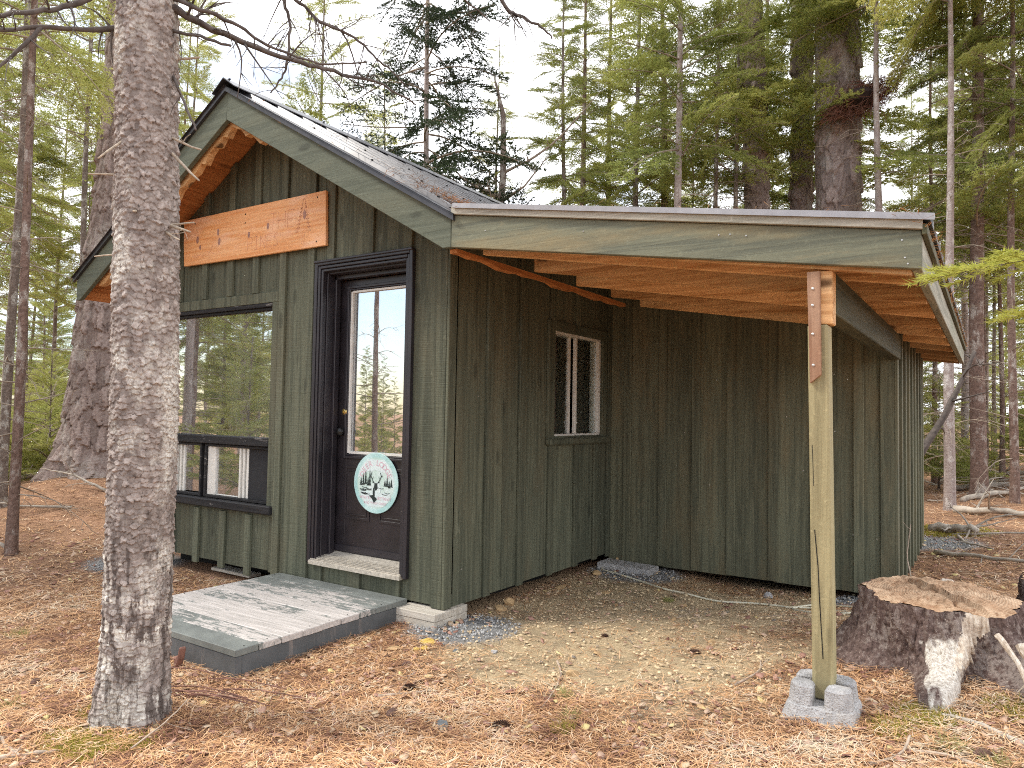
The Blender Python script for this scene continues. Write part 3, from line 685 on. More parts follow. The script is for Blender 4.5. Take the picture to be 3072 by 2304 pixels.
# solid near-black boxes standing in for the shade below the floor
vd = MB(); vd.box(-3.30, -.20, .30, 4.4, -.42, -.075); vd.box(.3, 2.20, SY+.35, 4.6, -.42, -.15); vd.build('crawl_space_shade', M['gap'], cabin)

# small white nail heads and spots on the siding
nl = MB(); rr = random.Random(5)
for k in range(16):
    x = rr.choice([.06, .33, .40, .62, .71, .93, .99, 1.22, 1.33, 1.55, 1.66, 1.9, 2.0, 2.17])+rr.uniform(-.02, .02); z = rr.choice([.1, .55, 1.0, 1.45])+rr.uniform(-.12, .12)
    nl.disc((x, SY-.0005, z), .0035, (0, -1, 0), .003, 8)
for k in range(10): nl.disc((.0005, rr.uniform(.1, 2.25), rr.choice([.1, .6, 1.1, 1.6])+rr.uniform(-.1, .1)), .004, (1, 0, 0), .003, 8)
o = nl.build('siding_nails', M['nail'], cabin); tag(o, kind='stuff')

# ------------------------------------------------------------------ signs
def text_mesh(body, size, spacing=1.0, extr=.001):
    c = bpy.data.curves.new('tmp', 'FONT'); c.body = body; c.size = size; c.align_x = 'CENTER'; c.space_character = spacing; c.extrude = extr; c.resolution_u = 3
    o = bpy.data.objects.new('tmp', c); COL.objects.link(o); bpy.context.view_layer.update()
    dg = bpy.context.evaluated_depsgraph_get(); me = o.evaluated_get(dg).to_mesh()
    vs = [v.co.copy() for v in me.vertices]; fs = [tuple(p.vertices) for p in me.polygons]
    o.evaluated_get(dg).to_mesh_clear(); bpy.data.objects.remove(o); bpy.data.curves.remove(c)
    return vs, fs
SGN = thing('wooden_sign', (-1.98, -.05, 2.25), 'long orange varnished board sign nailed across the gable', 'sign')
q = MB(); sg0 = [(-2.87, 2.656), (-2.0, 2.655), (-1.116, 2.650), (-1.108, 2.45), (-1.100, 2.247), (-2.0, 2.252), (-2.845, 2.264), (-2.86, 2.46)]
q.prism([(x, -.029, z) for x, z in sg0], (0, -.026, 0), .5); q.build('board', M['sign'], SGN, bevel=.003)
SYF = -.0556
def put_text(mb, body, size, x, z, spacing=1.0):
    vs, fs = text_mesh(body, size, spacing, .0004); mb.add([(x+v.x, SYF-v.z, z+v.y) for v in vs], fs, .5)
def stroke(mb, pts, wd, yy=SYF, tint=.5):
    for a, c in zip(pts[:-1], pts[1:]):
        dx, dz = c[0]-a[0], c[1]-a[1]; L_ = math.hypot(dx, dz) or 1; nx, nz = -dz/L_*wd/2, dx/L_*wd/2
        mb.prism([(a[0]-nx, yy, a[1]-nz), (a[0]+nx, yy, a[1]+nz), (c[0]+nx, yy, c[1]+nz), (c[0]-nx, yy, c[1]-nz)], (0, -.0006, 0), tint)
q = MB(); rr = random.Random(3)
def outline_text(mb, word, x, z, w_, h_, wd):
    G = {'T': [[(0,1),(1,1)],[(.5,1),(.5,0)]], 'H': [[(0,0),(0,1)],[(1,0),(1,1)],[(0,.5),(1,.5)]], 'E': [[(1,1),(0,1),(0,0),(1,0)],[(0,.5),(.8,.5)]],
         'P': [[(0,0),(0,1),(.8,1),(1,.78),(.8,.52),(0,.5)]], 'I': [[(.5,0),(.5,1)],[(.2,0),(.8,0)],[(.2,1),(.8,1)]], 'N': [[(0,0),(0,1),(1,0),(1,1)]],
         'S': [[(1,.9),(.6,1),(.15,.9),(.1,.68),(.5,.52),(.95,.35),(.9,.1),(.45,0),(0,.12)]]}
    for ch in word:
        for st2 in G[ch]: stroke(mb, [(x+a*w_, z+c*h_) for a, c in st2], wd)
        x += w_*1.38
outline_text(q, 'PINES', -1.99, 2.305, .056, .10, .0045); outline_text(q, 'THE', -1.73, 2.43, .075, .13, .0045)
q.build('lettering', M['sign_ink'], SGN)
q = MB()                                                   # burnt outline of a tall pine on the right end
px, pz0, pz1 = -1.345, 2.30, 2.61
left = []; right = []
for k in range(9):
    z = pz1-(pz1-.075-pz0)*k/8; ww = .012+.072*k/8
    left += [(px-ww, z), (px-ww*.55, z+.006)]; right += [(px+ww, z), (px+ww*.55, z+.006)]
stroke(q, [(px, pz1+.012)]+left, .0045); stroke(q, [(px, pz1+.012)]+right, .0045)
stroke(q, [(px-.012, 2.37), (px-.012, 2.285)], .005); stroke(q, [(px+.012, 2.37), (px+.010, 2.285)], .005)
for k in range(26):
    z = rr.uniform(2.38, 2.58); ww = .07*(2.62-z)/.25; x = px+rr.uniform(-ww, ww); stroke(q, [(x, z), (x+rr.uniform(-.02, .02), z-.006)], .003)
for x0 in (-2.63, -2.60, -2.42):                           # faint burnt hill lines on the left end
    stroke(q, [(x0-.1+.03*k, 2.33+.012*math.sin(k*2.1+x0*9)) for k in range(7)], .003)
stroke(q, [(-2.50, 2.33), (-2.46, 2.37), (-2.43, 2.44)], .004); stroke(q, [(-2.52, 2.36), (-2.49, 2.33)], .004)
q.build('burnt_pine_drawing', M['sign_ink'], SGN)
for x, z, a in ((-2.66, 2.47, .03), (-2.38, 2.50, .028), (-2.36, 2.42, .03), (-1.98, 2.43, .022), (-1.75, 2.47, .024), (-1.335, 2.50, .03), (-2.62, 2.40, .02)):
    q = MB(); pts = [(x+a*.5*math.cos(t)*(1+.3*rr.random()), SYF, z+a*.95*math.sin(t)*(1+.3*rr.random())) for t in np.linspace(0, 2*math.pi, 13)[:-1]]; q.prism(pts, (0, -.0005, 0)); q.build('knot', M['sign_knot'], SGN)
for x, z in ((-2.70, 2.61), (-2.03, 2.60), (-1.20, 2.61), (-1.20, 2.285), (-2.03, 2.53)): 
    q = MB(); q.disc((x, SYF+.001, z), .006, (0, -1, 0), .003, 10); q.build('nail', M['gap'], SGN)

# round plaque on the door
RX, RZ, RD = -.733, .553, .213; RY = DY-.012
RS = thing('round_sign', (RX, RY, RZ), 'round pale turquoise sign with a deer and pink lettering on the black door', 'sign')
def rs_mat():
    g = NG('sign_turquoise_face'); n_ = g.noise(g.coord(), 9, 4)
    sep = g.n('SeparateXYZ'); g.l(g.coord(), sep.inputs[0]); d = g.math('SQRT', g.math('ADD', g.math('POWER', sep.outputs[0], 2), g.math('POWER', sep.outputs[2], 2)))
    c = g.mix(g.ramp(n_, [(.4, 0), (.62, 1)]), (.50, .66, .58), (.66, .76, .74))
    c = g.mix(g.ramp(d, [(.170, 0), (.185, 1)]), c, g.mix(g.ramp(n_, [(.4, 0), (.6, 1)]), (.38, .62, .60), (.54, .74, .72)))
    return g.done(c, .4, None, .4)
q = MB(); q.disc((RX, RY, RZ), RD, (0, -1, 0), .006, 72); rsf = q.build('plate', rs_mat(), RS, bevel=.002)
M['sg_white'] = simple('sign_white', (.66, .76, .75), .4, var=.05); M['sg_pink'] = simple('sign_pink_letter', (.66, .44, .50), .4, var=.1); M['sg_black'] = simple('sign_black_ink', (.02, .03, .03), .5); M['sg_green'] = simple('sign_green_ink', (.20, .36, .27), .5, var=.3)
FY = RY-.0062
def rel(mb, pts, tint=.5, dy=.0): mb.prism([(RX+x, FY-dy, RZ+z) for x, z in pts], (0, -.0007, 0), tint)
q = MB(); rel(q, [(-.15, -.065), (.15, -.065), (.125, -.125), (.07, -.165), (-.07, -.165), (-.125, -.125)]); rel(q, [(.0, -.10), (.045, -.085), (.05, -.03), (.03, .005), (.0, -.02)], dy=.0008)
rel(q, [(-.175, .03), (-.09, .075), (.0, .09), (.09, .075), (.175, .03), (.15, .10), (.08, .165), (-.08, .165), (-.15, .10)])
q.build('white_band', M['sg_white'], RS)
q = MB()
def arc_text(mb, word, rad, ang0, ang1, size, flip=1):
    n_ = len(word)
    for k, ch in enumerate(word):
        if ch == ' ': continue
        vs, fs = text_mesh(ch, size, 1, .0003); a = ang0+(ang1-ang0)*k/(n_-1)
        rot = a-math.pi/2
        mb.add([(RX+rad*math.cos(a)+v.x*math.cos(rot)-v.y*math.sin(rot), FY-.0013-v.z, RZ+rad*math.sin(a)+v.x*math.sin(rot)+v.y*math.cos(rot)) for v in vs], fs, .5)
arc_text(q, 'DEER LODGE', .122, R(156), R(24), .058)
def flat_text(mb, word, z, size):
    vs, fs = text_mesh(word, size, 1.08, .0003); mb.add([(RX+v.x, FY-.0013-v.z, RZ+z+v.y) for v in vs], fs, .5)
flat_text(q, 'WHITETAIL RETREAT', -.115, .030); flat_text(q, 'AND WOLF CREEK', -.148, .024)
q.build('lettering', M['sg_pink'], RS)
q = MB(); rr = random.Random(11)
def ink(pts, wd):
    for a, c in zip(pts[:-1], pts[1:]):
        dx, dz = c[0]-a[0], c[1]-a[1]; L_ = math.hypot(dx, dz) or 1; nx, nz = -dz/L_*wd/2, dx/L_*wd/2
        rel(q, [(a[0]-nx, a[1]-nz), (a[0]+nx, a[1]+nz), (c[0]+nx, c[1]+nz), (c[0]-nx, c[1]-nz)], dy=.0015)
for x, h in ((-.14, .05), (-.118, .075), (-.095, .09), (-.072, .055), (-.055, .10), (.11, .06), (.13, .045), (.15, .05), (.09, .04)):
    z0 = -.02+rr.uniform(-.01, .01)
    for k in range(4): zz = z0+h*k/4; ww = .014*(1-k/4.6); rel(q, [(x-ww, zz), (x+ww, zz), (x, zz+h*.38)], dy=.0010+.0001*k)
for k in range(16): x = rr.choice([-1, 1])*rr.uniform(.05, .15); z = -.03-rr.uniform(0, .05); ink([(x-.03, z), (x, z-.006), (x+.022, z-.002)], .0035)
ink([(-.01, .0), (-.03, .02), (-.045, .05), (-.035, .075)], .005); ink([(-.045, .045), (-.06, .055)], .004); ink([(.02, .0), (.04, .02), (.055, .05), (.045, .075)], .005); ink([(.05, .045), (.068, .055)], .004); ink([(-.032, .025), (-.02, .045)], .003); ink([(.042, .025), (.03, .045)], .003)
rel(q, [(-.014, -.035), (.006, -.055), (.024, -.035), (.018, .0), (-.008, .0)], dy=.0012); rel(q, [(-.022, .0), (-.035, .008), (-.012, .006)], dy=.0013); rel(q, [(.03, .0), (.045, .008), (.02, .006)], dy=.0013)
rel(q, [(-.018, -.03), (-.005, -.05), (-.004, -.13), (-.020, -.11), (-.024, -.06)], dy=.0014); rel(q, [(-.06, -.09), (-.02, -.085), (.02, -.11), (-.01, -.14), (-.03, -.112)], dy=.0016)
q.build('deer_drawing', M['sg_black'], RS)

# ------------------------------------------------------------------ objects round the cabin
# worn step in front of the door
ST = thing('wooden_step', (-.9, -.68, -.28), 'low grey wooden platform with peeling paint in front of the door', 'step')
q = MB(); X0, X1 = -1.52, -.268
ys = np.linspace(-1.312, -.03, 10); tints = [.05, .62, .95, .9, .98, .85, .80, .45, .30]
tints = [.05, .62, .85, 1.0, .78, .95, .66, .52, .28]
for k in range(9): q.box(X0+random.uniform(-.003, .003), X1+random.uniform(-.004, .003), ys[k]+.0025, ys[k+1]-.0025, -.182, -.146+random.uniform(-.0015, .0015), tints[k])
q.build('top_planks', M['deck'], ST, bevel=.003)
q = MB(); q.box(X0+.004, X1-.004, -1.306, -1.268, -.31, -.184); q.box(X1-.042, X1-.004, -1.2675, -.034, -.31, -.184); q.box(X0+.004, X0+.042, -1.2675, -.034, -.31, -.184)
q.build('skirt', M['deck_side'], ST, bevel=.003)
q = MB()
for k in range(9):
    for x in (X0+.03, X1-.03): q.disc((x, (ys[k]+ys[k+1])/2, -.1452), .004, (0, 0, 1), .001, 8)
tag(q.build('nail_heads', M['gap'], ST), kind='stuff')

# footing blocks
def lumber(name, boxes, label):
    t = thing(name, ((boxes[0][0]+boxes[0][1])/2, (boxes[0][2]+boxes[0][3])/2, boxes[0][4]), label, 'footing block')
    for bx_ in boxes: m_ = MB(); m_.box(*bx_); m_.build('board', M['block'], t, bevel=.004)
lumber('footing_block', [(-.288, .040, -.130, .20, -.275, -.229), (-.290, .042, -.132, .202, -.2275, -.1815)], 'two pale planks stacked under the front corner of the cabin')
lumber('footing_block', [(-1.66, -1.36, -.10, .18, -.285, -.235), (-1.65, -1.36, -.11, .18, -.233, -.190)], 'pale footing block showing beyond the left end of the platform')
lumber('loose_board', [(-2.55, -2.05, .10, .22, -.287, -.262)], 'loose grey board lying under the picture window wall')
q = MB(); q.prism([(.02, 2.10, -.285), (.50, 2.10, -.30), (.50, 2.10, -.225), (.02, 2.10, -.215)], (0, .22, 0)); tag(q.build('concrete_pad', M['concrete'], None, bevel=.006), 'flat grey concrete pad in the inner corner of the lean-to', 'concrete pad')

# concrete pier block under the post
PB = MB(); cx, cy, zb, h_ = 2.300, -.375, -.20, .185
def octring(hw, ch, z): return [(cx+x*hw, cy+y*hw, z) for x, y in ((-1+ch, -1), (1-ch, -1), (1, -1+ch), (1, 1-ch), (1-ch, 1), (-1+ch, 1), (-1, 1-ch), (-1, -1+ch))]
rings = octring(.152, .10, zb)+octring(.150, .14, zb+.03)+octring(.124, .28, zb+.11)
PB.add(rings, [(i*8+k, i*8+(k+1) % 8, (i+1)*8+(k+1) % 8, (i+1)*8+k) for i in range(2) for k in range(8)]+[tuple(range(7, -1, -1)), tuple(16+k for k in range(8))])
for sx in (-1, 1):
    for sy in (-1, 1):                                    # four corner horns round the cross slot
        pts0 = [(.048, .022), (.1235, .022), (.1235, .089), (.089, .1235), (.022, .1235), (.022, .048)]
        bot = [(cx+sx*x, cy+sy*y, zb+.085) for x, y in pts0]; top = [(cx+sx*(x*.88+.003), cy+sy*(y*.88+.003), zb+h_) for x, y in pts0]
        f_ = [(k, (k+1) % 6, 6+(k+1) % 6, 6+k) for k in range(6)]+[(5,4,3,2,1,0), (6,7,8,9,10,11)]
        PB.add(bot+top, f_ if sx*sy > 0 else [tuple(reversed(z_)) for z_ in f_])
blk = PB.build('concrete_block', M['concrete'], None, bevel=.008, base=(cx, cy, zb)); tag(blk, 'pale concrete pier block with a cross slot holding the wooden post', 'concrete block')

# extension cord
c_ = MB()
def smooth_path(p, n=8):
    p = [Vector(q_) for q_ in p]; out = []
    for i in range(len(p)-1):
        a, b_, c2, d_ = p[max(i-1,0)], p[i], p[i+1], p[min(i+2, len(p)-1)]
        for k in range(n):
            t = k/n; out.append(.5*((2*b_)+(-a+c2)*t+(2*a-5*b_+4*c2-d_)*t*t+(-a+3*b_-3*c2+d_)*t**3))
    return out+[p[-1]]
def on_ground(lst, up=.012): return [(x, y, float(gz(x, y))+up) for x, y in lst]
cpts = [(.06, 2.12), (.12, 2.02), (.28, 1.94), (.53, 1.85), (.79, 1.69), (.98, 1.68), (1.21, 1.66), (1.44, 1.71), (1.62, 1.70), (1.73, 1.68), (1.84, 1.86), (2.02, 1.84), (2.18, 1.72), (2.22, 1.56), (2.10, 1.41), (1.95, 1.47), (1.82, 1.54), (1.74, 1.66), (1.86, 1.72), (2.0, 1.64), (2.15, 1.52)]
c_.tube(smooth_path(on_ground(cpts)), .0075, 6); tag(c_.build('extension_cord', M['cord'], None, smooth=True), 'pale cord lying across the bare earth beside the lean-to wall', 'cord')

# ---- trees: detailed bark by displaced tubes
def bark_tube(pts, rad, nth, nz, cw, chh, disp, seed, twist=.0, flare=None):
    """returns verts, quads, plate, crev for a scaly trunk along pts"""
    P_ = np.array(pts, float); rad = np.array(rad, float)
    t = np.linspace(0, len(P_)-1, nz); i0 = np.clip(t.astype(int), 0, len(P_)-2); fr = t-i0
    fr_s = fr
    c = P_[i0]*(1-fr_s)[:, None]+P_[i0+1]*fr_s[:, None]; r0 = rad[i0]*(1-fr)+rad[i0+1]*fr
    zz = c[:, 2]; th = np.linspace(0, 2*np.pi, nth, endpoint=False)
    TH, ZZ = np.meshgrid(th, zz); RR_ = np.repeat(r0[:, None], nth, 1)
    rm = r0.mean(); ncell = max(6, int(round(2*np.pi*rm/cw)))
    U = TH/(2*np.pi)*ncell; V = ZZ/chh
    U2 = U+(fbm(U*.6, V*.6, seed)-.5)*1.5+(fbm(U*2.3, V*2.3, seed+8)-.5)*.7; V2 = V+(fbm(U*.6+9, V*.6, seed+3)-.5)*1.5+(fbm(U*2.3+4, V*2.3, seed+6)-.5)*.7
    ci, cj = np.floor(U2), np.floor(V2); f1 = np.full(U.shape, 9.); f2 = f1.copy(); pl = np.zeros(U.shape); pv = np.zeros(U.shape)
    for a in (-1, 0, 1):
        for b_ in (-1, 0, 1):
            ii, jj = ci+a, cj+b_; iw = np.mod(ii, ncell)
            px_ = ii+.15+.7*_h(iw, jj, seed); py_ = jj+.15+.7*_h(iw, jj, seed+1); d = np.hypot(U2-px_, V2-py_)
            near = d < f1; f2 = np.where(near, f1, np.minimum(f2, d)); pl = np.where(near, _h(iw, jj, seed+2), pl); pv = np.where(near, V2-py_, pv); f1 = np.where(near, d, f1)
    crev = np.clip((f2-f1)*1.6, 0, 1)
    big = fbm(U*.22, V*.16, seed+5)-.47
    h = disp*(np.clip(crev*4, 0, 1)*(.15+1.1*pl**2) - pv*(.5+.9*pl)*np.clip(crev*5, 0, 1)) + disp*2.2*big + disp*.5*(fbm(U*3, V*3, seed+12)-.47)
    crev = np.clip(crev*1.3+np.clip(pv, 0, 1)*.35+(fbm(U*1.3, V*1.3, seed+15)-.40)*.9, 0, 1)
    if flare is not None: RR_ = RR_*flare(TH, ZZ)
    RR_ = RR_+h
    X = c[:, 0][:, None]+RR_*np.cos(TH+twist*ZZ); Y = c[:, 1][:, None]+RR_*np.sin(TH+twist*ZZ)
    v = np.stack([X, Y, ZZ], -1).reshape(-1, 3); ix = np.arange(nz*nth).reshape(nz, nth); nx_ = np.roll(ix, -1, 1)
    f = np.stack([ix[:-1], nx_[:-1], nx_[1:], ix[1:]], -1).reshape(-1, 4)
    return v, f, pl.ravel(), crev.ravel()
def bark_obj(name, mat, parent, *a, **k):
    v, f, pl, crev = bark_tube(*a, **k); org = np.array(WL[parent.name])
    return np_mesh(name, v-org, f, mat, parent, smooth=True, attrs={'plate': pl, 'crev': crev})

def gtwig(mb, pts, r0, r1, n=6, side=0, rr=None, sl=.25, tip=True):
    """a crooked twig with optional side twigs"""
    pts = smooth_path(pts, 5) if len(pts) > 2 else [Vector(pts[0]).lerp(Vector(pts[1]), k/4) for k in range(5)]
    m_ = len(pts); rr = rr or random
    pts = [q_+Vector((rr.uniform(-1, 1), rr.uniform(-1, 1), rr.uniform(-1, 1)))*r0*.35 for q_ in pts]
    mb.tube(pts, [r0+(r1-r0)*k/(m_-1) for k in range(m_)], n, jit=.35)
    for k in range(side):
        i = rr.randrange(m_//4, m_-1); d = (pts[i+1]-pts[i]).normalized(); o_ = d.orthogonal(); o_.rotate(Matrix.Rotation(rr.uniform(0, 6.28), 3, d)); rad = (r0+(r1-r0)*i/(m_-1))*.45
        L_ = sl*rr.uniform(.4, 1.2); dd = (d*.6+o_).normalized(); p0 = pts[i]
        p1 = p0+dd*L_*.5+Vector((0, 0, rr.uniform(-.1, .05)*L_)); p2 = p0+dd*L_+Vector((rr.uniform(-.2, .2), rr.uniform(-.2, .2), rr.uniform(-.3, .1)))*L_
        sp = smooth_path([p0, p1, p2], 3); mb.tube(sp, [max(.0012, rad*(1-.8*j/(len(sp)-1))) for j in range(len(sp))], max(3, n-2))
        if L_ > .12:
            for j in range(3):
                b0 = sp[rr.randrange(1, len(sp)-1)]; e = b0+(dd+Vector((rr.uniform(-1, 1), rr.uniform(-1, 1), rr.uniform(-1, .6)))).normalized()*L_*.35
                mb.tube([b0, e], [max(.001, rad*.4), .0008], 3)

# the big spruce in the foreground
TR = thing('spruce_tree', (-.2, -1.86, -.29), 'thick scaly spruce trunk in the foreground left of the door', 'tree')
def fl(TH, ZZ):
    k = np.clip((.10-ZZ)/.45, 0, 1)**2; return 1+k*(.24+.24*np.cos(TH*3+.6)+.12*np.cos(TH*5+2))
tp = [(-.215, -1.85, -.40), (-.20, -1.862, -.05), (-.17, -1.88, .35), (-.125, -1.905, .8), (-.09, -1.93, 1.16), (-.062, -1.96, 1.7), (-.045, -1.985, 2.2), (-.02, -2.02, 2.74), (0, -2.05, 3.3)]
bark_obj('trunk', M['spruce_bark'], TR, tp, [.138, .132, .129, .128, .126, .122, .117, .113, .108], 240, 1200, .023, .025, .0060, 5, flare=fl)
up_ = MB(); up_.tube([(0, -2.05, 3.28), (.02, -2.06, 5), (.03, -2.05, 8), (.03, -2.05, 11)], [.118, .10, .06, .01], 16); up_.build('upper_trunk', M['thin_bark'], TR)
BR = {
 'b1': ([(0, -2.02, 2.74), (.05, -1.98, 2.72), (.10, -1.92, 2.69), (.19, -1.76, 2.64), (.27, -1.52, 2.63), (.32, -1.31, 2.65), (.38, -1.04, 2.67), (.43, -.85, 2.64)], .020, .004, 16, .32),
 'b2': ([(0, -2.0, 2.78), (.05, -1.98, 2.76), (.21, -1.93, 2.68), (.30, -1.81, 2.64), (.35, -1.71, 2.59), (.50, -1.55, 2.54), (.60, -1.37, 2.60)], .012, .003, 8, .25),
 'b3': ([(.0, -1.97, 2.63), (.05, -1.97, 2.62), (.21, -1.92, 2.57), (.35, -1.88, 2.51)], .010, .005, 4, .15),
 'b4': ([(-.04, -2.02, 2.66), (-.09, -2.06, 2.63), (-.14, -2.21, 2.57), (-.17, -2.35, 2.52), (-.19, -2.50, 2.44), (-.19, -2.75, 2.36)], .013, .006, 8, .25),
 'b5': ([(-.04, -2.03, 2.88), (-.09, -2.19, 2.70), (-.12, -2.32, 2.59), (-.11, -2.43, 2.52), (-.12, -2.6, 2.42)], .014, .007, 6, .25),
 'b6': ([(-.17, -2.35, 2.515), (-.16, -2.40, 2.43), (-.19, -2.47, 2.32), (-.16, -2.56, 2.2)], .009, .004, 4, .2),
 't1': ([(.02, -2.0, 3.5), (.14, -1.7, 3.35), (.22, -1.52, 3.10), (.21, -1.52, 2.92), (.23, -1.50, 2.83), (.22, -1.50, 2.63), (.20, -1.51, 2.57), (.16, -1.53, 2.50)], .012, .003, 12, .22),
 't2': ([(.0, -1.98, 3.3), (.03, -1.7, 3.15), (.06, -1.5, 3.07), (.19, -1.41, 2.97), (.23, -1.32, 2.91), (.33, -1.20, 2.86), (.39, -1.10, 2.78), (.42, -1.01, 2.74), (.45, -.93, 2.68)], .011, .003, 20, .30),
 't3': ([(.23, -1.32, 2.91), (.28, -1.24, 2.89), (.32, -1.21, 2.80), (.34, -1.18, 2.70), (.38, -1.16, 2.66)], .006, .002, 8, .18),
 't4': ([(.02, -1.95, 4.6), (.15, -1.0, 4.3), (.24, -.25, 4.05), (.37, -.01, 3.62), (.46, .06, 3.53), (.57, .13, 3.46), (.63, .17, 3.39)], .022, .004, 10, .3),
 't5': ([(.02, -1.98, 3.6), (.3, -1.6, 3.4), (.55, -1.3, 3.25), (.75, -1.0, 3.08), (.85, -.8, 2.98)], .012, .003, 14, .3),
 'd1': ([(.03, -1.94, 2.46), (.07, -1.95, 2.43), (.21, -1.97, 2.25), (.28, -1.97, 2.15)], .008, .004, 3, .12)}
rr = random.Random(21)
for k, (pp, r0, r1, sd_, sl_) in BR.items():
    q = MB(); gtwig(q, pp, r0, r1, 7, sd_, rr, sl_); q.build('branch', M['branch_dark'], TR, smooth=True)
for k, (pa, pb, r0) in {'s1': ((.02, -1.94, 2.19), (.25, -1.93, 2.09), .007), 's2': ((.02, -1.93, 2.14), (.29, -1.96, 1.95), .007), 's3': ((.0, -1.92, 1.83), (.26, -1.97, 1.75), .008), 's4': ((.0, -1.92, 1.82), (.22, -1.93, 1.80), .006),
     's5': ((-.05, -2.01, 1.87), (.10, -2.11, 1.82), .007), 's6': ((-.06, -2.02, 2.2), (.0, -2.2, 2.02), .007), 's7': ((.0, -1.93, 1.80), (.22, -1.99, 1.72), .007), 's8': ((-.1, -2.03, 2.02), (-.13, -2.17, 1.99), .006), 's9': ((.02, -1.93, 2.52), (.17, -1.90, 2.50), .008), 's10': ((-.1, -2.0, 1.7), (-.22, -2.09, 1.68), .005)}.items():
    q = MB(); gtwig(q, [pa, pb], r0, r0*.5, 7, 2 if k in ('s3', 's7', 's1') else 0, rr, .06); q.build('broken_stub', M['stub'], TR, smooth=True)

# the big furrowed pine behind it
PT = thing('pine_tree', (-7.3, 1.5, -.1), 'massive furrowed pine with flaring roots behind the left end of the cabin', 'tree')
def flp(TH, ZZ):
    k = np.clip((1.15-ZZ)/1.5, 0, 1)**2.6; return 1+k*(.85+.5*np.cos(TH*4+1.2)+.35*np.cos(TH*7))
pp = [(-7.3, 1.5, -.5), (-7.28, 1.5, .3), (-7.22, 1.52, 1.2), (-7.12, 1.56, 2.6), (-7.0, 1.6, 4.2), (-6.9, 1.62, 7.0)]
bark_obj('trunk', M['pine_bark'], PT, pp, [.43, .41, .385, .35, .32, .28], 180, 760, .075, .26, .030, 31, flare=flp)
up_ = MB(); up_.tube([(-6.9, 1.62, 6.9), (-6.85, 1.6, 10), (-6.8, 1.6, 15)], [.30, .22, .05], 16); up_.build('upper_trunk', M['thin_bark'], PT)

# ------------------------------------------------------------------ conifers
def spray(seed, Lb, tw=.42, step=.055, nl=.026, nw=.007, droop=.12, flat=.35, dens=.013, sub=True, side_ang=55):
    """one branch along +x: needle triangles (N,3,3) with tint, and wood tube segments"""
    g = np.random.default_rng(seed); segs = []; wood_ = []
    def ax(t): return np.array([Lb*t, 0.02*Lb*math.sin(t*5+seed), -droop*Lb*t*t*(1.0)+.05*Lb*math.sin(t*3)])
    na = 7; pa = [ax(k/na) for k in range(na+1)]
    for k in range(na): segs.append((pa[k], pa[k+1])) if k >= 2 else None
    wood_.append((pa, .006+.006*Lb, .0025))
    t = .14
    while t < .985:
        for s_ in (-1, 1):
            l = tw*Lb*(1-t)**.75*(.65+.6*g.random())+.05
            if t < .30: l *= .55+1.2*(t-.14)
            an = math.radians(side_ang+g.normal(0, 9)); p0 = ax(t); d = np.array([math.cos(an), s_*math.sin(an), g.normal(-.03, .13)]); d /= np.linalg.norm(d)
            p1 = p0+d*l*.55; p2 = p1+(d+np.array([.22, 0, -.10+g.normal(0, .06)]))*l*.45
            segs += [(p0+d*l*.12, p1), (p1, p2)]
            wood_.append(([p0, p1, p2], .0028, .001))
            if sub and l > .16:
                m_ = int(l/.075)
                for j in range(m_):
                    u = .22+.7*(j+g.random()*.6)/m_; q0 = p0+(p2-p0)*u; ss = 1 if j % 2 else -1; sl_ = l*.42*(1-u)+.035
                    a2 = math.radians(48)*ss; dd = np.array([d[0]*math.cos(a2)-d[1]*math.sin(a2), d[0]*math.sin(a2)+d[1]*math.cos(a2), d[2]+g.normal(-.05, .1)])
                    segs.append((q0, q0+dd*sl_))
        t += step/Lb*(.8+.5*g.random())
    A = np.array([s_[0] for s_ in segs]); B = np.array([s_[1] for s_ in segs]); ln = np.linalg.norm(B-A, axis=1)
    cnt = np.maximum(2, (ln/dens).astype(int)); ii = np.repeat(np.arange(len(A)), cnt*2); u = g.random(len(ii))
    D = (B-A)[ii]/ln[ii][:, None]; p = A[ii]+(B-A)[ii]*u[:, None]
    side = np.cross(D, [0, 0, 1.0]); side /= np.linalg.norm(side, axis=1)[:, None]+1e-9; upv = np.cross(side, D)
    sg_ = np.where(g.random(len(ii)) < .5, -1, 1); el = g.normal(.15, flat*1.6, len(ii))
    nd = D*.62+side*(sg_*np.cos(el))[:, None]*.8+upv*np.sin(el)[:, None]*.8; nd /= np.linalg.norm(nd, axis=1)[:, None]
    wd = np.cross(nd, g.normal(size=nd.shape)); wd /= np.linalg.norm(wd, axis=1)[:, None]
    lens = nl*(.7+.6*g.random(len(ii)))[:, None]
    tri = np.stack([p-wd*nw/2, p+wd*nw/2, p+nd*lens], 1)
    tip = np.clip(np.linalg.norm(p, axis=1)/Lb, 0, 1)
    tint = np.clip(.30+.34*tip+g.normal(0, .15, len(ii)), 0, 1)
    return tri, tint, wood_

def rotz(a): c, s_ = math.cos(a), math.sin(a); return np.array([[c, -s_, 0], [s_, c, 0], [0, 0, 1]])
def roty(a): c, s_ = math.cos(a), math.sin(a); return np.array([[c, 0, s_], [0, 1, 0], [-s_, 0, c]])
def rotx(a): c, s_ = math.cos(a), math.sin(a); return np.array([[1, 0, 0], [0, c, -s_], [0, s_, c]])

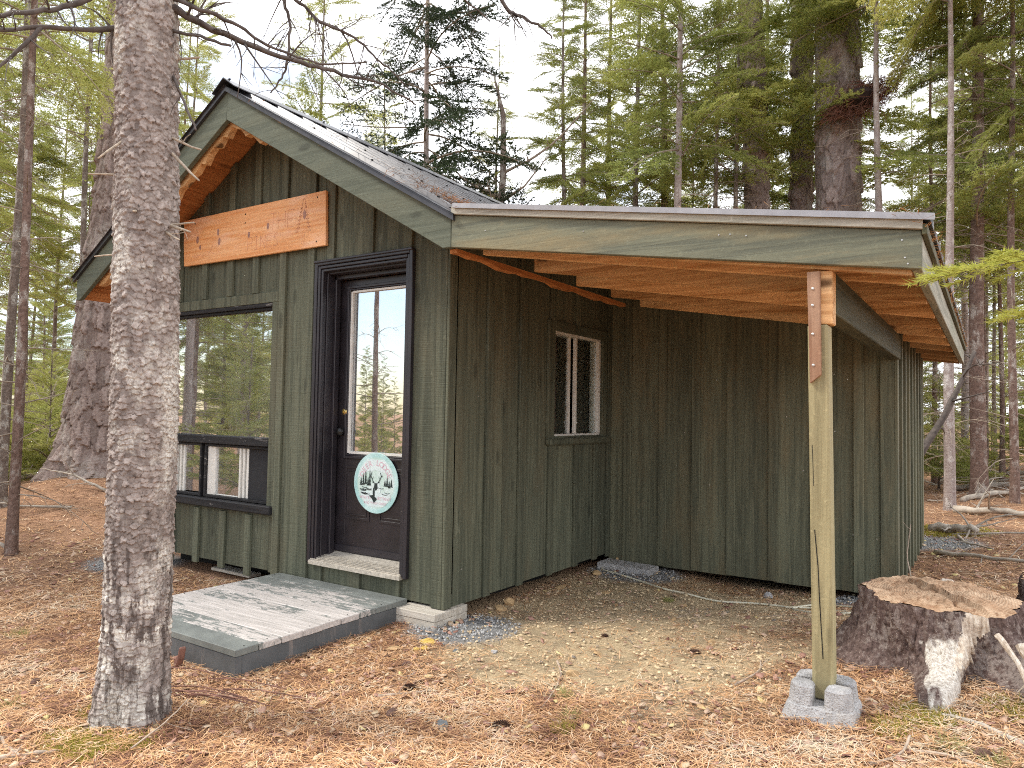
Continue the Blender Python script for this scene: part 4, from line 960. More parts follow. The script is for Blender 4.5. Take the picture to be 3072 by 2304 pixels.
def conifer(name, seed, H, r0, fol, nb, blen, pitch, leafmat, barkmat, dead=None, tmpl=None, lean=0, gaps=0, label='', cat='tree', group=None, loc=(0, 0, 0), deadmat='dead_twig', upper=True):
    """fol=(z0,z1) foliage range, blen(t)->branch length, dead=(z0,z1,n,len) bare dead branches"""
    g = np.random.default_rng(seed); root = thing(name, loc, label, cat, group); org = np.array(loc)
    nzs = 16; ph = g.random()*6
    def axis(z): return np.array([lean*z+.02*math.sin(z*.7+ph)*min(1, z/2), .02*math.cos(z*.9+ph)*min(1, z/2), z])
    tb = MB(); zs = np.concatenate([[-.25, 0, .12], np.linspace(.5, H, nzs)])
    tb.tube([tuple(axis(z)+org) for z in zs], [r0*1.35, r0*1.25, r0*1.08]+[max(.008, r0*(1-z/H*.95)) for z in zs[3:]], 12, jit=.12)
    trunk = tb.build('trunk', M[barkmat], root, smooth=True)
    T_ = []; TI = []; limb = MB()
    for k in range(nb):
        t = (k+g.random())/nb; z = fol[0]+(fol[1]-fol[0])*t
        if gaps and math.sin(z*5.2+seed)*.5+.5 < gaps: continue
        L_ = blen(t)*(.75+.5*g.random()); tm = tmpl[g.integers(len(tmpl))]; az_ = k*2.399+g.normal(0, .4)
        s_ = L_/tm[3]; pt = pitch(t)+g.normal(0, .20)
        Rm = rotz(az_) @ roty(-pt) @ rotx(g.normal(0, .5)); o_ = axis(z)
        T_.append((tm[0]*s_) @ Rm.T + o_); TI.append(np.clip(tm[1]+g.normal(0, .10), 0, 1))
        pts = [tuple((q_*s_) @ Rm.T+o_+org) for q_ in tm[2][0][0]]; limb.tube(pts, [max(.003, (tm[2][0][1]+(tm[2][0][2]-tm[2][0][1])*j/(len(pts)-1))*s_) for j in range(len(pts))], 5)
        if L_ > .5:
            for w_ in tm[2][1::3]: limb.tube([tuple((q_*s_) @ Rm.T+o_+org) for q_ in w_[0]], [.0035, .0025, .0015], 3, cap=False)
    if T_:
        tri = np.concatenate(T_); ti = np.concatenate(TI); n_ = len(tri)
        np_mesh('crown', tri.reshape(-1, 3), np.arange(n_*3).reshape(-1, 3), M[leafmat], root, tint=ti)
    if dead:
        rr_ = random.Random(seed)
        for k in range(dead[2]):
            z = dead[0]+(dead[1]-dead[0])*rr_.random(); az_ = rr_.uniform(0, 6.28); L_ = dead[3]*rr_.uniform(.3, 1.1); o_ = Vector(axis(z)+org)
            d = Vector((math.cos(az_), math.sin(az_), rr_.uniform(-.25, .35))); e = o_+d*L_; mid_ = o_+d*L_*.5+Vector((0, 0, rr_.uniform(-.08, .10)*L_))
            pts = smooth_path([o_, mid_, e+Vector((0, 0, -.12*L_))], 3); limb.tube(pts, [.009*(1-.85*j/(len(pts)-1))*(.5+.5*L_) for j in range(len(pts))], 5)
            for j in range(int(5*L_)+2):
                b0 = pts[rr_.randrange(1, len(pts)-1)]; dd = (d+Vector((rr_.uniform(-1, 1), rr_.uniform(-1, 1), rr_.uniform(-.7, .5)))*.9).normalized()*L_*rr_.uniform(.15, .45)
                m2 = b0+dd*.5+Vector((0, 0, rr_.uniform(-.05, .03))); limb.tube([b0, m2, b0+dd+Vector((0, 0, -.04))], [.0035, .0025, .0012], 3, cap=False)
                if rr_.random() < .5: limb.tube([m2, m2+Vector((rr_.uniform(-1, 1), rr_.uniform(-1, 1), rr_.uniform(-1, .5)))*.12], [.002, .001], 3, cap=False)
    if limb.v: limb.build('limbs', M[deadmat], root, smooth=True)
    return root
def T(seeds, Lb, **k): return [(*spray(s_, Lb, **k), Lb) for s_ in seeds]
fir_t = T([1, 2, 3], 1.5, dens=.0125, nl=.032, nw=.011, step=.05)
fir_fine = T([4, 5], 1.2, dens=.011, nl=.028, nw=.009)
spr_t = T([11, 12, 13], 1.3, tw=.34, step=.085, droop=.22, flat=.8, dens=.012, nl=.028, nw=.011, side_ang=60)
dark_t = T([21, 22, 23], 1.4, tw=.42, step=.10, droop=.30, flat=1.0, dens=.010, nl=.028, nw=.013, side_ang=52)
sap_t = T([31, 32], .7, tw=.5, step=.04, dens=.010, nl=.024, nw=.007)
pine_t = T([41, 42], 1.6, tw=.30, step=.16, droop=-.05, flat=1.6, dens=.007, nl=.075, nw=.007, sub=False)
HID = (0, 0, 0)
def dup(root, loc, rz, sc, label=None, group=None, rnd=None):
    r = root.copy(); COL.objects.link(r); r.location = loc; r.rotation_euler = (random.uniform(-.02, .02), random.uniform(-.02, .02), rz); r.scale = (sc, sc, sc*random.uniform(.95, 1.08))
    if label: r['label'] = label
    if group: r['group'] = group
    for ch in root.children:
        c = ch.copy(); COL.objects.link(c); c.parent = r
    return r
PROTO = {}
def proto(key, *a, **k): PROTO[key] = [conifer(*a, **k), False]
proto('spruce', 'spruce_tree', 101, 12, .085, (2.6, 11.8), 108, lambda t: 1.12*(1-t)**.8+.25, lambda t: -.10+.35*t, 'fir_leaf', 'thin_bark', dead=(.7, 3.4, 20, .85), tmpl=fir_t+spr_t)
proto('spruce2', 'spruce_tree', 102, 13, .10, (3.1, 12.8), 108, lambda t: 1.18*(1-t)**.8+.25, lambda t: -.15+.35*t, 'fir_leaf', 'red_bark', dead=(.6, 4.4, 26, .9), tmpl=spr_t+fir_t)
proto('fir', 'fir_tree', 103, 9.5, .07, (1.4, 9.4), 118, lambda t: 1.15*(1-t)**.75+.2, lambda t: .02+.4*t, 'fir_leaf', 'pale_bark', dead=(.4, 1.8, 9, .6), tmpl=fir_t+fir_fine)
proto('pole', 'spruce_tree', 104, 13, .062, (5.5, 12.8), 46, lambda t: 1.2*(1-t)**.7+.2, lambda t: -.15+.4*t, 'fir_leaf', 'thin_bark', dead=(.5, 6.5, 36, .8), tmpl=spr_t)
proto('pole2', 'spruce_tree', 105, 12, .05, (4.6, 11.8), 40, lambda t: 1.1*(1-t)**.7+.2, lambda t: -.2+.4*t, 'yellow_leaf', 'red_bark', dead=(.4, 5.6, 34, .9), tmpl=fir_t, lean=.012)
proto('dark', 'spruce_tree', 106, 12.5, .07, (3.3, 12.4), 120, lambda t: 1.75*(1-t)**.75+.2, lambda t: .10-.25*(1-t), 'dark_leaf', 'pale_bark', dead=(2.0, 3.6, 6, .7), tmpl=dark_t, gaps=.12)
proto('darksmall', 'spruce_tree', 107, 6.6, .045, (1.2, 6.5), 70, lambda t: 1.0*(1-t)**.85+.10, lambda t: .05+.35*t, 'dark_leaf', 'thin_bark', tmpl=dark_t)
proto('yellow', 'larch_tree', 108, 11, .06, (3.5, 10.8), 54, lambda t: 1.35*(1-t)**.7+.2, lambda t: .05+.4*t, 'yellow_leaf', 'thin_bark', dead=(.8, 3.6, 10, .7), tmpl=pine_t+fir_t)
proto('sapling', 'fir_sapling', 109, 1.9, .016, (.15, 1.85), 44, lambda t: .75*(1-t)**.8+.08, lambda t: .15+.5*t, 'yellow_leaf', 'thin_bark', tmpl=sap_t)
proto('bare', 'dead_spruce', 110, 8.5, .045, (8, 8.1), 0, None, None, 'fir_leaf', 'red_bark', dead=(.5, 8.2, 44, .9))
proto('palepole', 'fir_tree', 111, 12, .075, (4.7, 11.8), 92, lambda t: 1.05*(1-t)**.7+.2, lambda t: .0+.4*t, 'fir_leaf', 'pale_bark', dead=(.6, 5.0, 26, .9), tmpl=fir_t)
proto('palebare', 'fir_tree', 113, 12, .075, (7.4, 11.8), 60, lambda t: 1.3*(1-t)**.7+.2, lambda t: .0+.4*t, 'fir_leaf', 'pale_bark', dead=(.6, 7.0, 34, .9), tmpl=fir_t)
proto('yfir', 'fir_tree', 112, 8.5, .05, (.5, 8.4), 80, lambda t: 1.15*(1-t)**.75+.2, lambda t: .05+.4*t, 'yellow_leaf', 'thin_bark', dead=(.3, 1.0, 5, .5), tmpl=fir_t)
def plant(key, x, y, sc, label, group=None, name=None, rz=None, z=None):
    pr = PROTO[key]; root = pr[0]; zz = float(gz(x, y)) if z is None else z; rz = random.uniform(0, 6.28) if rz is None else rz
    if not pr[1]:
        root.location = (x, y, zz); root.rotation_euler = (0, 0, rz); root.scale = (sc, sc, sc); pr[1] = True; r = root
    else: r = dup(root, (x, y, zz), rz, sc)
    if 'group' in r: del r['group']
    r['label'] = label
    if group: r['group'] = group
    return r
NAMED = [('dark', -5.19, 5.8, 1.12, 'dark sparse spruce with drooping boughs against the white sky above the roof', 1.2),
 ('palepole', -1.22, 7.29, 1.15, 'pale thin fir trunk rising just behind the middle of the lean-to roof', None),
 ('pole', -1.02, 8.6, 1.0, 'left of a close pair of dark poles behind the lean-to roof', None), ('pole', -.90, 9.05, 1.0, 'right of a close pair of dark poles behind the lean-to roof', None),
 ('palebare', 1.52, 8.26, 1.0, 'pale mottled fir trunk in front of the nest and the wide pine', None), ('palebare', 2.434, 7.6, .93, 'pale speckled slim fir just right of the lean-to eave', None),
 ('spruce2', 2.747, 8.887, 1.15, 'stout reddish spruce with bare trunk right of the pale slim fir', None), ('pole2', 3.151, 8.313, 1.1, 'speckled trunk nearest the right edge of the photo', None),
 ('darksmall', -6.62, 6.66, .80, 'small dark spruce peeking over the roof slope', None), ('spruce', -4.82, 7.4, .72, 'bushy green spruce rising over the low end of the metal roof', None),
 ('spruce', -3.37, 7.59, .84, 'pointed green spruce in the gap of sky above the lean-to corner', None), ('yellow', -8.62, 6.46, 1.15, 'yellow larch glowing between the gable and the dark spruce', None),
 ('pole2', -4.6, -.55, .95, 'leaning grey pole at the far left edge of the photo', None), ('pole', -6.6, .15, .9, 'thin leaning trunk left of the massive pine', None)]
for key, x, y, sc, lab, rz in NAMED: plant(key, x, y, sc, lab, rz=rz)
# the dead snag against the sky
SN = thing('dead_snag', (-4.1, 6.52, -.3), 'broken grey snag standing against the sky left of the pointed spruce', 'tree')
q = MB(); q.tube([(-4.1, 6.52, -.4), (-4.1, 6.5, 2), (-4.12, 6.5, 4), (-4.05, 6.5, 5.2), (-4.08, 6.5, 6.2), (-4.3, 6.5, 7.0)], [.10, .085, .07, .055, .045, .01], 9, jit=.2); q.build('trunk', M['thin_bark'], SN, smooth=True)
q = MB()
for a, L_ in ((.3, 1.7), (3.4, 1.2), (.1, .9), (2.9, .8), (5, .7)):
    z = 3.6+random.random()*1.6; gtwig(q, [(-4.1, 6.5, z), (-4.1+math.cos(a)*L_*.5, 6.5+math.sin(a)*L_*.5, z+.25*L_), (-4.1+math.cos(a)*L_, 6.5+math.sin(a)*L_, z+.75*L_)], .03, .006, 6, 6, random, .4)
q.build('limbs', M['dead_twig'], SN, smooth=True)
# three wide old pines behind the lean-to
def old_pine(x, y, z0, r0, r1, dx, label, mat='pine_bark', seed=50, zc=5.2):
    t = thing('pine_tree', (x, y, z0), label, 'tree'); pts = [(x, y, z0-.3), (x+dx*.2, y, 2), (x+dx*.55, y, 5.5), (x+dx, y, 10)]
    bark_obj('trunk', M[mat], t, pts, [r0*1.15, r0, (r0+r1)/2, r1], 120, 460, .10, .30, .034, seed)
    g = np.random.default_rng(seed); T_ = []; TI = []
    for k in range(22):
        tm = fir_t[k % 3] if k % 2 else pine_t[k % 2]; z = zc+(10-zc)*k/34; s_ = (1.2+g.random()*1.0)/tm[3]*1.1; Rm = rotz(g.random()*6.28) @ roty(-g.normal(.05, .2)); o_ = np.array([dx*z/10, 0, z-z0])
        T_.append((tm[0]*s_) @ Rm.T+o_); TI.append(tm[1])
    tri = np.concatenate(T_); np_mesh('crown', tri.reshape(-1, 3), np.arange(len(tri)*3).reshape(-1, 3), M['fir_leaf'], t, tint=np.concatenate(TI))
    return t
old_pine(.86, 9.25, -.1, .36, .30, -.10, 'wide old pine with furrowed bark behind the twig nest', seed=51, zc=7.6)
old_pine(-.40, 9.5, -.1, .235, .17, -.35, 'left trunk of two tall grey pines behind the lean-to roof', seed=52)
old_pine(-.02, 10.3, -.1, .20, .16, .05, 'right trunk of two tall grey pines behind the lean-to roof', seed=53)
# nest of twigs
NS = thing('twig_nest', (1.19, 8.62, 5.5), 'big tangled reddish nest of twigs against the wide old pine', 'nest')
q = MB(); rr = random.Random(77); c0 = Vector((1.24, 8.60, 6.04))
for k in range(620):
    d = Vector((rr.gauss(0, 1), rr.gauss(0, .7), rr.gauss(0, .8))).normalized(); p = c0+Vector((d.x*.54, d.y*.26, d.z*.26+d.x*.13))*rr.uniform(.55, 1.0); t_ = Vector((rr.gauss(.5, .5), rr.gauss(0, .4), rr.gauss(.1, .45))).normalized()*rr.uniform(.07, .24)
    q.tube([p-t_, p+Vector((0, 0, .02)), p+t_], [.004, .005, .002], 3, cap=False)
for k in range(50): p = c0+Vector((rr.uniform(-.35, .4), rr.uniform(-.12, .12), rr.uniform(-.15, .15))); q.tube([p, p+Vector((rr.uniform(-.1, .1), rr.uniform(-.1, .1), -rr.uniform(.1, .35)))], [.004, .0015], 3, cap=False)
q.build('twigs', M['nest'], NS)
q = MB(); q.lathe(c0+Vector((0, 0, -.13)), [(.06, 0), (.24, .06), (.29, .15), (.21, .25), (.06, .30)], (0, 0, 1), 14); q.build('nest_core', M['nest_dark'], NS)

# the forest
kinds = ['spruce', 'spruce2', 'fir', 'pole', 'pole2', 'dark', 'yellow', 'bare']
LAB = {'spruce': 'green spruce with dead lower branches', 'spruce2': 'tall reddish spruce with bare trunk', 'fir': 'bushy low branched green fir', 'pole': 'slim bare spruce pole', 'pole2': 'slim pale green spruce', 'palepole': 'pale trunked fir', 'yfir': 'low branched yellow green fir', 'dark': 'dark drooping spruce', 'yellow': 'feathery yellow green larch', 'bare': 'dead grey twiggy spruce'}
placed = [(x, y) for _, x, y, *_ in NAMED]+[(.86, 9.25), (-.4, 9.5), (0, 10.3), (-7.3, 1.5), (-4.1, 6.5)]
rf_ = random.Random(12)
def ok(x, y, dm):
    if -4.6 < x < 3.1 and -.8 < y < 6.2: return False
    return all((x-a)**2+(y-b_)**2 > dm*dm for a, b_ in placed)
def scatter(n, fx, wts, where, zone, dm=1.0):
    k = 0; tries = 0
    while k < n and tries < 4000:
        tries += 1; x, y = fx()
        if not ok(x, y, dm): continue
        key = rf_.choices(list(wts), list(wts.values()))[0]; placed.append((x, y)); k += 1
        plant(key, x, y, rf_.uniform(.78, 1.18), LAB[key]+' '+where, zone+': '+LAB[key], rz=rf_.uniform(0, 6.28))
def polar(b0, b1, d0, d1):
    def f():
        b_ = math.radians(rf_.uniform(b0, b1)); d = math.sqrt(rf_.uniform(d0*d0, d1*d1)); return 2.88+math.sin(b_)*d, -3.62+math.cos(b_)*d
    return f
# bearings from the camera: the view spans about -69 (left edge) to +2 degrees (right edge)
scatter(10, polar(-29, -9, 13.6, 17), {'spruce': 3, 'fir': 5, 'spruce2': 2}, 'in the woods behind the cabin', 'woods behind the cabin', 1.0)
scatter(6, polar(-26, -4, 17, 26), {'spruce': 4, 'fir': 3, 'spruce2': 3, 'pole': 1}, 'in the woods behind the cabin', 'woods behind the cabin', 1.0)
scatter(20, polar(-4.2, 7, 11, 24), {'pole': 4, 'palepole': 4, 'spruce2': 1.5, 'pole2': 3, 'bare': 4, 'spruce': 1}, 'in the woods right of the cabin', 'woods right of the cabin', .8)
scatter(12, polar(-9, 10, 27, 44), {'yfir': 3, 'yellow': 1}, 'in the woods right of the cabin', 'woods right of the cabin', 1.0)
scatter(14, polar(-75, -52, 27, 44), {'yfir': 3, 'yellow': 1}, 'in the woods left of the cabin', 'woods left of the cabin', 1.2)
scatter(20, polar(-72, -57, 10.5, 22), {'pole': 3, 'pole2': 4, 'yellow': 2, 'palepole': 2, 'bare': 3}, 'in the woods left of the cabin', 'woods left of the cabin', .8)
scatter(5, polar(-74, -55, 16, 26), {'pole2': 3, 'yellow': 4}, 'in the woods left of the cabin', 'woods left of the cabin', 1.0)
scatter(7, polar(-52, -30, 22, 34), {'yellow': 3, 'spruce': 1}, 'far behind the roof ridge', 'far trees behind the roof', 1.4)
# across the clearing, mirrored in the door and the picture window
for k, (x, y, key, sc) in enumerate([(-4.55, -3.75, 'bare', 1.1), (-5.9, -5.3, 'fir', .20), (-6.6, -6.4, 'yfir', .25), (-7.4, -6.6, 'fir', .26), (-8.6, -8.2, 'yfir', .33), (-9.6, -8.6, 'fir', .30), (-6.9, -4.3, 'pole', .9), (-8.2, -3.4, 'spruce2', .8), (-9.8, -5.6, 'fir', .8), (-7.6, -3.0, 'palepole', 1), (-10.4, -3.6, 'spruce', .9), (-12, -5.4, 'yellow', .9), (-13, -7.4, 'yfir', 1), (-11.4, -7.2, 'fir', .62), (-6.1, -3.0, 'sapling', 1.3)]):
    plant(key, x, y, sc, LAB.get(key, 'fir sapling')+' across the clearing, mirrored in the window glass', 'trees mirrored in the glass: '+LAB.get(key, 'sapling'), rz=rf_.uniform(0, 6.28))
def across():
    a = rf_.uniform(0, 1); d = math.sqrt(rf_.uniform(12*12, 34*34)); b_ = math.radians(-180+rf_.choice([rf_.uniform(51, 68), rf_.uniform(18, 34), rf_.uniform(36, 50)])); return math.sin(b_)*d*1.0+2.9, math.cos(b_)*d+3.6
for _ in range(22):
    x, y = across()
    if y > -3 or not ok(x, y, 1.0): continue
    placed.append((x, y)); key = rf_.choice(['fir', 'yfir', 'spruce', 'yellow', 'spruce2', 'fir']); plant(key, x, y, (1.2+.066*math.hypot(x, y))/9*rf_.uniform(.8, 1.15) if -180+34 < math.degrees(math.atan2(x-2.9, y-3.6)) < -180+51 else rf_.uniform(.6, 1.0), LAB[key]+' across the clearing, mirrored in the window glass', 'trees mirrored in the glass: '+LAB[key], rz=rf_.uniform(0, 6.28))
for k in range(26):
    for _ in range(60):
        x, y = (polar(-71, -59, 11.5, 19) if k < 17 else polar(-3, 4, 12, 20))()
        if ok(x, y, .45): break
    placed.append((x, y)); plant('sapling', x, y, rf_.uniform(.6, 1.25), 'knee high yellow green fir sapling under the trees '+('left' if k < 17 else 'right')+' of the cabin', 'fir saplings '+('left' if k < 17 else 'right')+' of the cabin', rz=rf_.uniform(0, 6.28))

# fir bough reaching into the frame from the right, with the tree that carries it
FB = thing('fir_tree', (3.75, -1.15, -.12), 'young fir at the right edge reaching a bright green bough past the eave', 'tree')
q = MB(); q.tube([(3.75, -1.15, -.2), (3.75, -1.15, 1.4), (3.76, -1.14, 3.0)], [.04, .03, .008], 10, jit=.1); q.build('trunk', M['thin_bark'], FB, smooth=True)
bt = spray(61, 1.0, tw=.30, step=.03, nl=.026, nw=.0030, droop=.05, flat=.25, dens=.0026, sub=True)
Rm = rotz(math.radians(196)) @ roty(-.04)
def bough(o_, rot_, s_): 
    v = (bt[0]*s_) @ rot_.T+np.array(o_)-np.array(WL[FB.name]); o = np_mesh('bough', v.reshape(-1, 3), np.arange(len(v)*3).reshape(-1, 3), M['bright_leaf'], FB, tint=bt[1])
    wq = MB()
    for w_ in bt[2]: wq.tube([tuple((q_*s_) @ rot_.T+np.array(o_)) for q_ in w_[0]], np.linspace(w_[1]*.35, w_[2]*.5, len(w_[0])), 4, cap=False)
    wq.build('bough_twig', M['thin_bark'], FB)
bough((3.74, -1.16, 1.43), Rm, 1.04); bough((3.76, -1.10, 1.36), rotz(math.radians(188)) @ roty(-.02), .86)
bough((3.75, -1.15, 1.95), rotz(math.radians(75)) @ roty(-.1), .8); bough((3.75, -1.15, 1.2), rotz(math.radians(300)) @ roty(-.05), .9)

# ------------------------------------------------------------------ stump with roots
def stump(loc, label, Rr, zt, roots, seed, strip=None, pale=None):
    t = thing('tree_stump', loc, label, 'stump'); cx_, cy_, z0 = loc; nth, nz = 360, 110
    th = np.linspace(0, 2*np.pi, nth, endpoint=False); hz = np.linspace(0, 1, nz)
    TH, HZ = np.meshgrid(th, hz); out = np.zeros_like(TH); ridge = np.zeros_like(TH)
    for a, ln_, wd in roots:
        d = np.angle(np.exp(1j*(TH-a-.10*np.sin(HZ*4+a)))); lob = np.exp(-np.abs(d/(wd*(1+.25*HZ)))**2.4)
        out = np.maximum(out, lob*ln_*(.10*np.clip(1-HZ, 0, 1)+.90*np.clip(1-HZ*1.25, 0, 1)**2.4)); ridge = np.maximum(ridge, lob*(1-.45*HZ))
    base = Rr*(.90+.16*(1-HZ)**2+.04*np.cos(2*TH+1)+.03*np.cos(5*TH+seed)+.17*ridge)
    cxn, syn = np.cos(TH), np.sin(TH)
    fur = fbm(cxn*9+3+HZ*.6, syn*9+HZ*.6, seed)-.47; fine = fbm(cxn*34+HZ*6, syn*34+HZ*9, seed+4)-.47; lump = fbm(cxn*4+HZ*3, syn*4-HZ*2, seed+9)-.47
    grv = fbm(TH*11+.4*np.sin(HZ*5), HZ*1.1+seed, seed+17)-.47
    rr__ = base+out*Rr+Rr*(.14*fur+.11*fine*(1-HZ**8)+.14*lump+.13*grv)
    X = cx_+rr__*np.cos(TH); Y = cy_+rr__*np.sin(TH)
    e = fbm(np.cos(th)*3+seed, np.sin(th)*3, seed)-.47; e2 = fbm(np.cos(th)*14+seed, np.sin(th)*14, seed+2)-.47
    top = zt+.035*e+.012*e2+.012*np.cos(th-2)
    gzv = gz(X, Y)-.06; Z = gzv*(1-HZ)+top[None, :]*HZ+out*.10*np.clip(1-HZ, 0, 1)*np.clip(HZ*6, 0, 1)
    v = np.stack([X, Y, Z], -1).reshape(-1, 3); ix = np.arange(nz*nth).reshape(nz, nth); nx_ = np.roll(ix, -1, 1)
    f = np.stack([ix[:-1], nx_[:-1], nx_[1:], ix[1:]], -1); org = np.array(loc)
    ang = lambda a: np.abs(np.angle(np.exp(1j*(TH[:-1]-a)))); nzv = .5*fur[:-1]+.5*fine[:-1]
    strip_m = np.zeros(f.shape[:2], bool); pl = np.zeros(TH.shape)
    if strip:
        a0, w0, h0, h1 = strip; strip_m = (ang(a0+.35*(HZ[:-1]-.8)) < w0*(1+nzv*1.6)) & (HZ[:-1] > h0+nzv*.5) & (HZ[:-1] < h1)
    if pale:
        a0, w0, h1 = pale; pl = np.clip(1.4-np.abs(np.angle(np.exp(1j*(TH-a0))))/w0+(fine+lump)*2.2, 0, 1)*np.clip((h1-HZ)*6+lump*3, 0, 1)
    np_mesh('bark', v-org, f[~strip_m], M['stump_bark'], t, smooth=True, attrs={'bleach': pl.ravel()})
    if strip_m.any(): np_mesh('stripped_wood', v-org, f[strip_m], M['bleached'], t, smooth=True)
    nr = 40; rs = np.linspace(0, 1, nr); TR_, RS_ = np.meshgrid(th, rs); rt = (rr__[-1])[None, :]*RS_
    x_, y_ = rt*np.cos(TR_), rt*np.sin(TR_)
    ck = sum(np.exp(-np.abs(np.angle(np.exp(1j*(TR_-a-.15*np.sin(RS_*7)))))*RS_/.018)*w*np.clip(RS_*1.6-.2, 0, 1) for a, w in ((.5, .05), (-1.0, .07), (2.2, .035), (3.6, .05), (-2.0, .03)))
    saw = np.where(x_*.8+y_*.6+.03*e[None, :] > .02, .026, 0)
    zc = top[None, :]*RS_**3+zt*(1-RS_**3)+saw*(1-RS_**6)+(fbm(x_*16+5, y_*16, seed)-.47)*.035+(fbm(x_*70, y_*30, seed+3)-.47)*.014*(1-RS_**8)-ck*(1-RS_**14)
    vv = np.stack([cx_+x_, cy_+y_, zc], -1).reshape(-1, 3); ix = np.arange(nr*nth).reshape(nr, nth); nx_ = np.roll(ix, -1, 1)
    f = np.stack([ix[:-1], nx_[:-1], nx_[1:], ix[1:]], -1).reshape(-1, 4)
    np_mesh('cut_face', vv-org, f, M['cut_wood'], t, smooth=True)
    return t
def cut_mat():
    g = NG('weathered_cut_wood'); sep = g.n('SeparateXYZ'); g.l(g.coord(), sep.inputs[0]); d = g.math('SQRT', g.math('ADD', g.math('POWER', sep.outputs[0], 2), g.math('POWER', sep.outputs[1], 2)))
    n_ = g.noise(g.coord(), 7, 6, .7); rings = g.math('SINE', g.math('ADD', g.math('MULTIPLY', d, 520), g.math('MULTIPLY', n_, 26)))
    c = g.mix(g.ramp(n_, [(.35, 0), (.65, 1)]), (.44, .27, .16), (.70, .51, .34))
    c = g.mix(g.math('MULTIPLY', g.ramp(rings, [(0, 0), (.9, 1)]), .42), c, (.36, .19, .10))
    c = g.mix(g.ramp(g.noise(g.coord((30, 30, 30)), 1.2, 5, .7), [(.34, .75), (.46, 0)]), c, (.20, .085, .04))
    c = g.mix(g.ramp(g.noise(g.coord((9, 40, 9)), 2, 5), [(.6, 0), (.7, .7)]), c, (.30, .12, .05))
    return g.done(c, .9, g.bump(g.math('ADD', n_, g.math('MULTIPLY', rings, .15)), .6, .01), .1)
M['cut_wood'] = cut_mat()
def bleached():
    g = NG('bleached_bare_wood'); n_ = g.noise(g.coord((30, 30, 2.2)), 1.6, 7, .7)
    c = g.ramp(n_, [(.34, (.36, .27, .20)), (.5, (.62, .52, .41)), (.66, (.80, .74, .64))])
    return g.done(c, .85, g.bump(n_, .8, .01), .1)
M['bleached'] = bleached()
S1 = stump((2.66, .50, -.12), 'broad rugged grey brown stump with spreading roots right of the post', .335, .215, [(-1.44, 1.2, .20), (2.75, .60, .5), (-.66, 1.6, .26), (.35, .8, .3), (1.6, .6, .4), (-2.45, .50, .36)], 3, (-1.10, .16, .36, 1.1), (-1.42, .15, .62))
q = MB(); gtwig(q, [(2.98, .12, .12), (3.06, .0, .0), (3.1, -.1, -.10)], .022, .006, 7, 3, random, .12); q.build('torn_splinter', M['bleached'], S1)
q = MB(); gtwig(q, [(2.90, .10, .16), (2.98, -.02, .06), (3.02, -.10, -.06)], .014, .004, 7, 1, random, .1); q.build('torn_splinter', M['bleached'], S1)
q = MB(); q.box(2.66, 2.72, .74, .78, .212, .245); o = q.build('wood_chip', M['bleached'], None, bevel=.008); o.rotation_euler = (0, 0, 0); tag(o, 'small sawn chip of pale wood resting on the broad stump', 'wood chip')
stump((3.36, 1.12, -.08), 'second paler stump cut off by the right edge of the photo', .36, .23, [(-2.2, .5, .4), (-1.2, .8, .3), (2.6, .5, .4)], 8, None, (-1.6, .5, .8))

# ------------------------------------------------------------------ litter on the ground
gl = np.random.default_rng(99)
def keep(x, y):
    inside = ((x > -3.4) & (x < -.02) & (y > -.02) & (y < 4.75)) | ((x > .0) & (x < 2.28) & (y > 2.40) & (y < 4.75)) | ((x > -1.53) & (x < -.26) & (y > -1.32) & (y < 0))
    return ~inside
CAMX, CAMY = 2.88, -3.62
def fan(n, d0, d1, pw=1.0):
    b_ = np.radians(gl.uniform(-72, 6, n)); d = d0+(d1-d0)*gl.random(n)**pw
    return CAMX+np.sin(b_)*d, CAMY+np.cos(b_)*d
def needle_mesh(name, n, d0, d1, ln, wd, pw, seed):
    x, y = fan(n, d0, d1, pw); bm2 = bare_mask(x, y)+grav_mask(x, y)*1.2
    k = keep(x, y) & (gl.random(n) > bm2*.90) & ((fbm(x*1.7, y*1.7, 55) > .30) | (gl.random(n) < .6)); x, y = x[k], y[k]; n = len(x)
    a = gl.uniform(0, 2*np.pi, n); a = a+.8*np.sin(x*3+y*2); L_ = ln*(.55+.75*gl.random(n)); el = gl.normal(.03, .10, n)
    lift = gl.random(n)**2*.022+.002
    c = np.stack([x, y, gz(x, y)+lift], 1); d = np.stack([np.cos(a)*np.cos(el), np.sin(a)*np.cos(el), np.sin(el)], 1); s_ = np.stack([-np.sin(a), np.cos(a), np.zeros(n)], 1)
    bend = (gl.normal(0, .10, n)*L_)[:, None]; w = (wd*(.7+.6*gl.random(n)))[:, None]
    p0 = c-d*L_[:, None]/2; p1 = c+s_*bend+np.array([0, 0, .003]); p2 = c+d*L_[:, None]/2
    v = np.stack([p0-s_*w*.4, p0+s_*w*.4, p1+s_*w*.5, p1-s_*w*.5, p2], 1)
    f4 = np.arange(n)[:, None]*5+np.array([[0, 1, 2, 3]]); f3 = np.arange(n)[:, None]*5+np.array([[3, 2, 4]])
    tri = np.concatenate([f4[:, [0, 1, 2]], f4[:, [0, 2, 3]], f3]); t = np.clip((fbm(x*2.2, y*2.2, 77)-.47)*.85+(fbm(x*9, y*9, 78)-.47)*1.1+gl.normal(.46, .23, n), 0, 1)
    return v.reshape(-1, 3), tri, np.tile(t, 3)
P1 = [needle_mesh('n', 150000, 2.0, 6.5, .085, .0030, 1.25, 1), needle_mesh('n', 90000, 5.5, 22, .13, .0060, 1.0, 2)]
off = 0; V_ = []; F_ = []; T2 = []
for v, f, t in P1: V_.append(v); F_.append(f+off); T2.append(t); off += len(v)
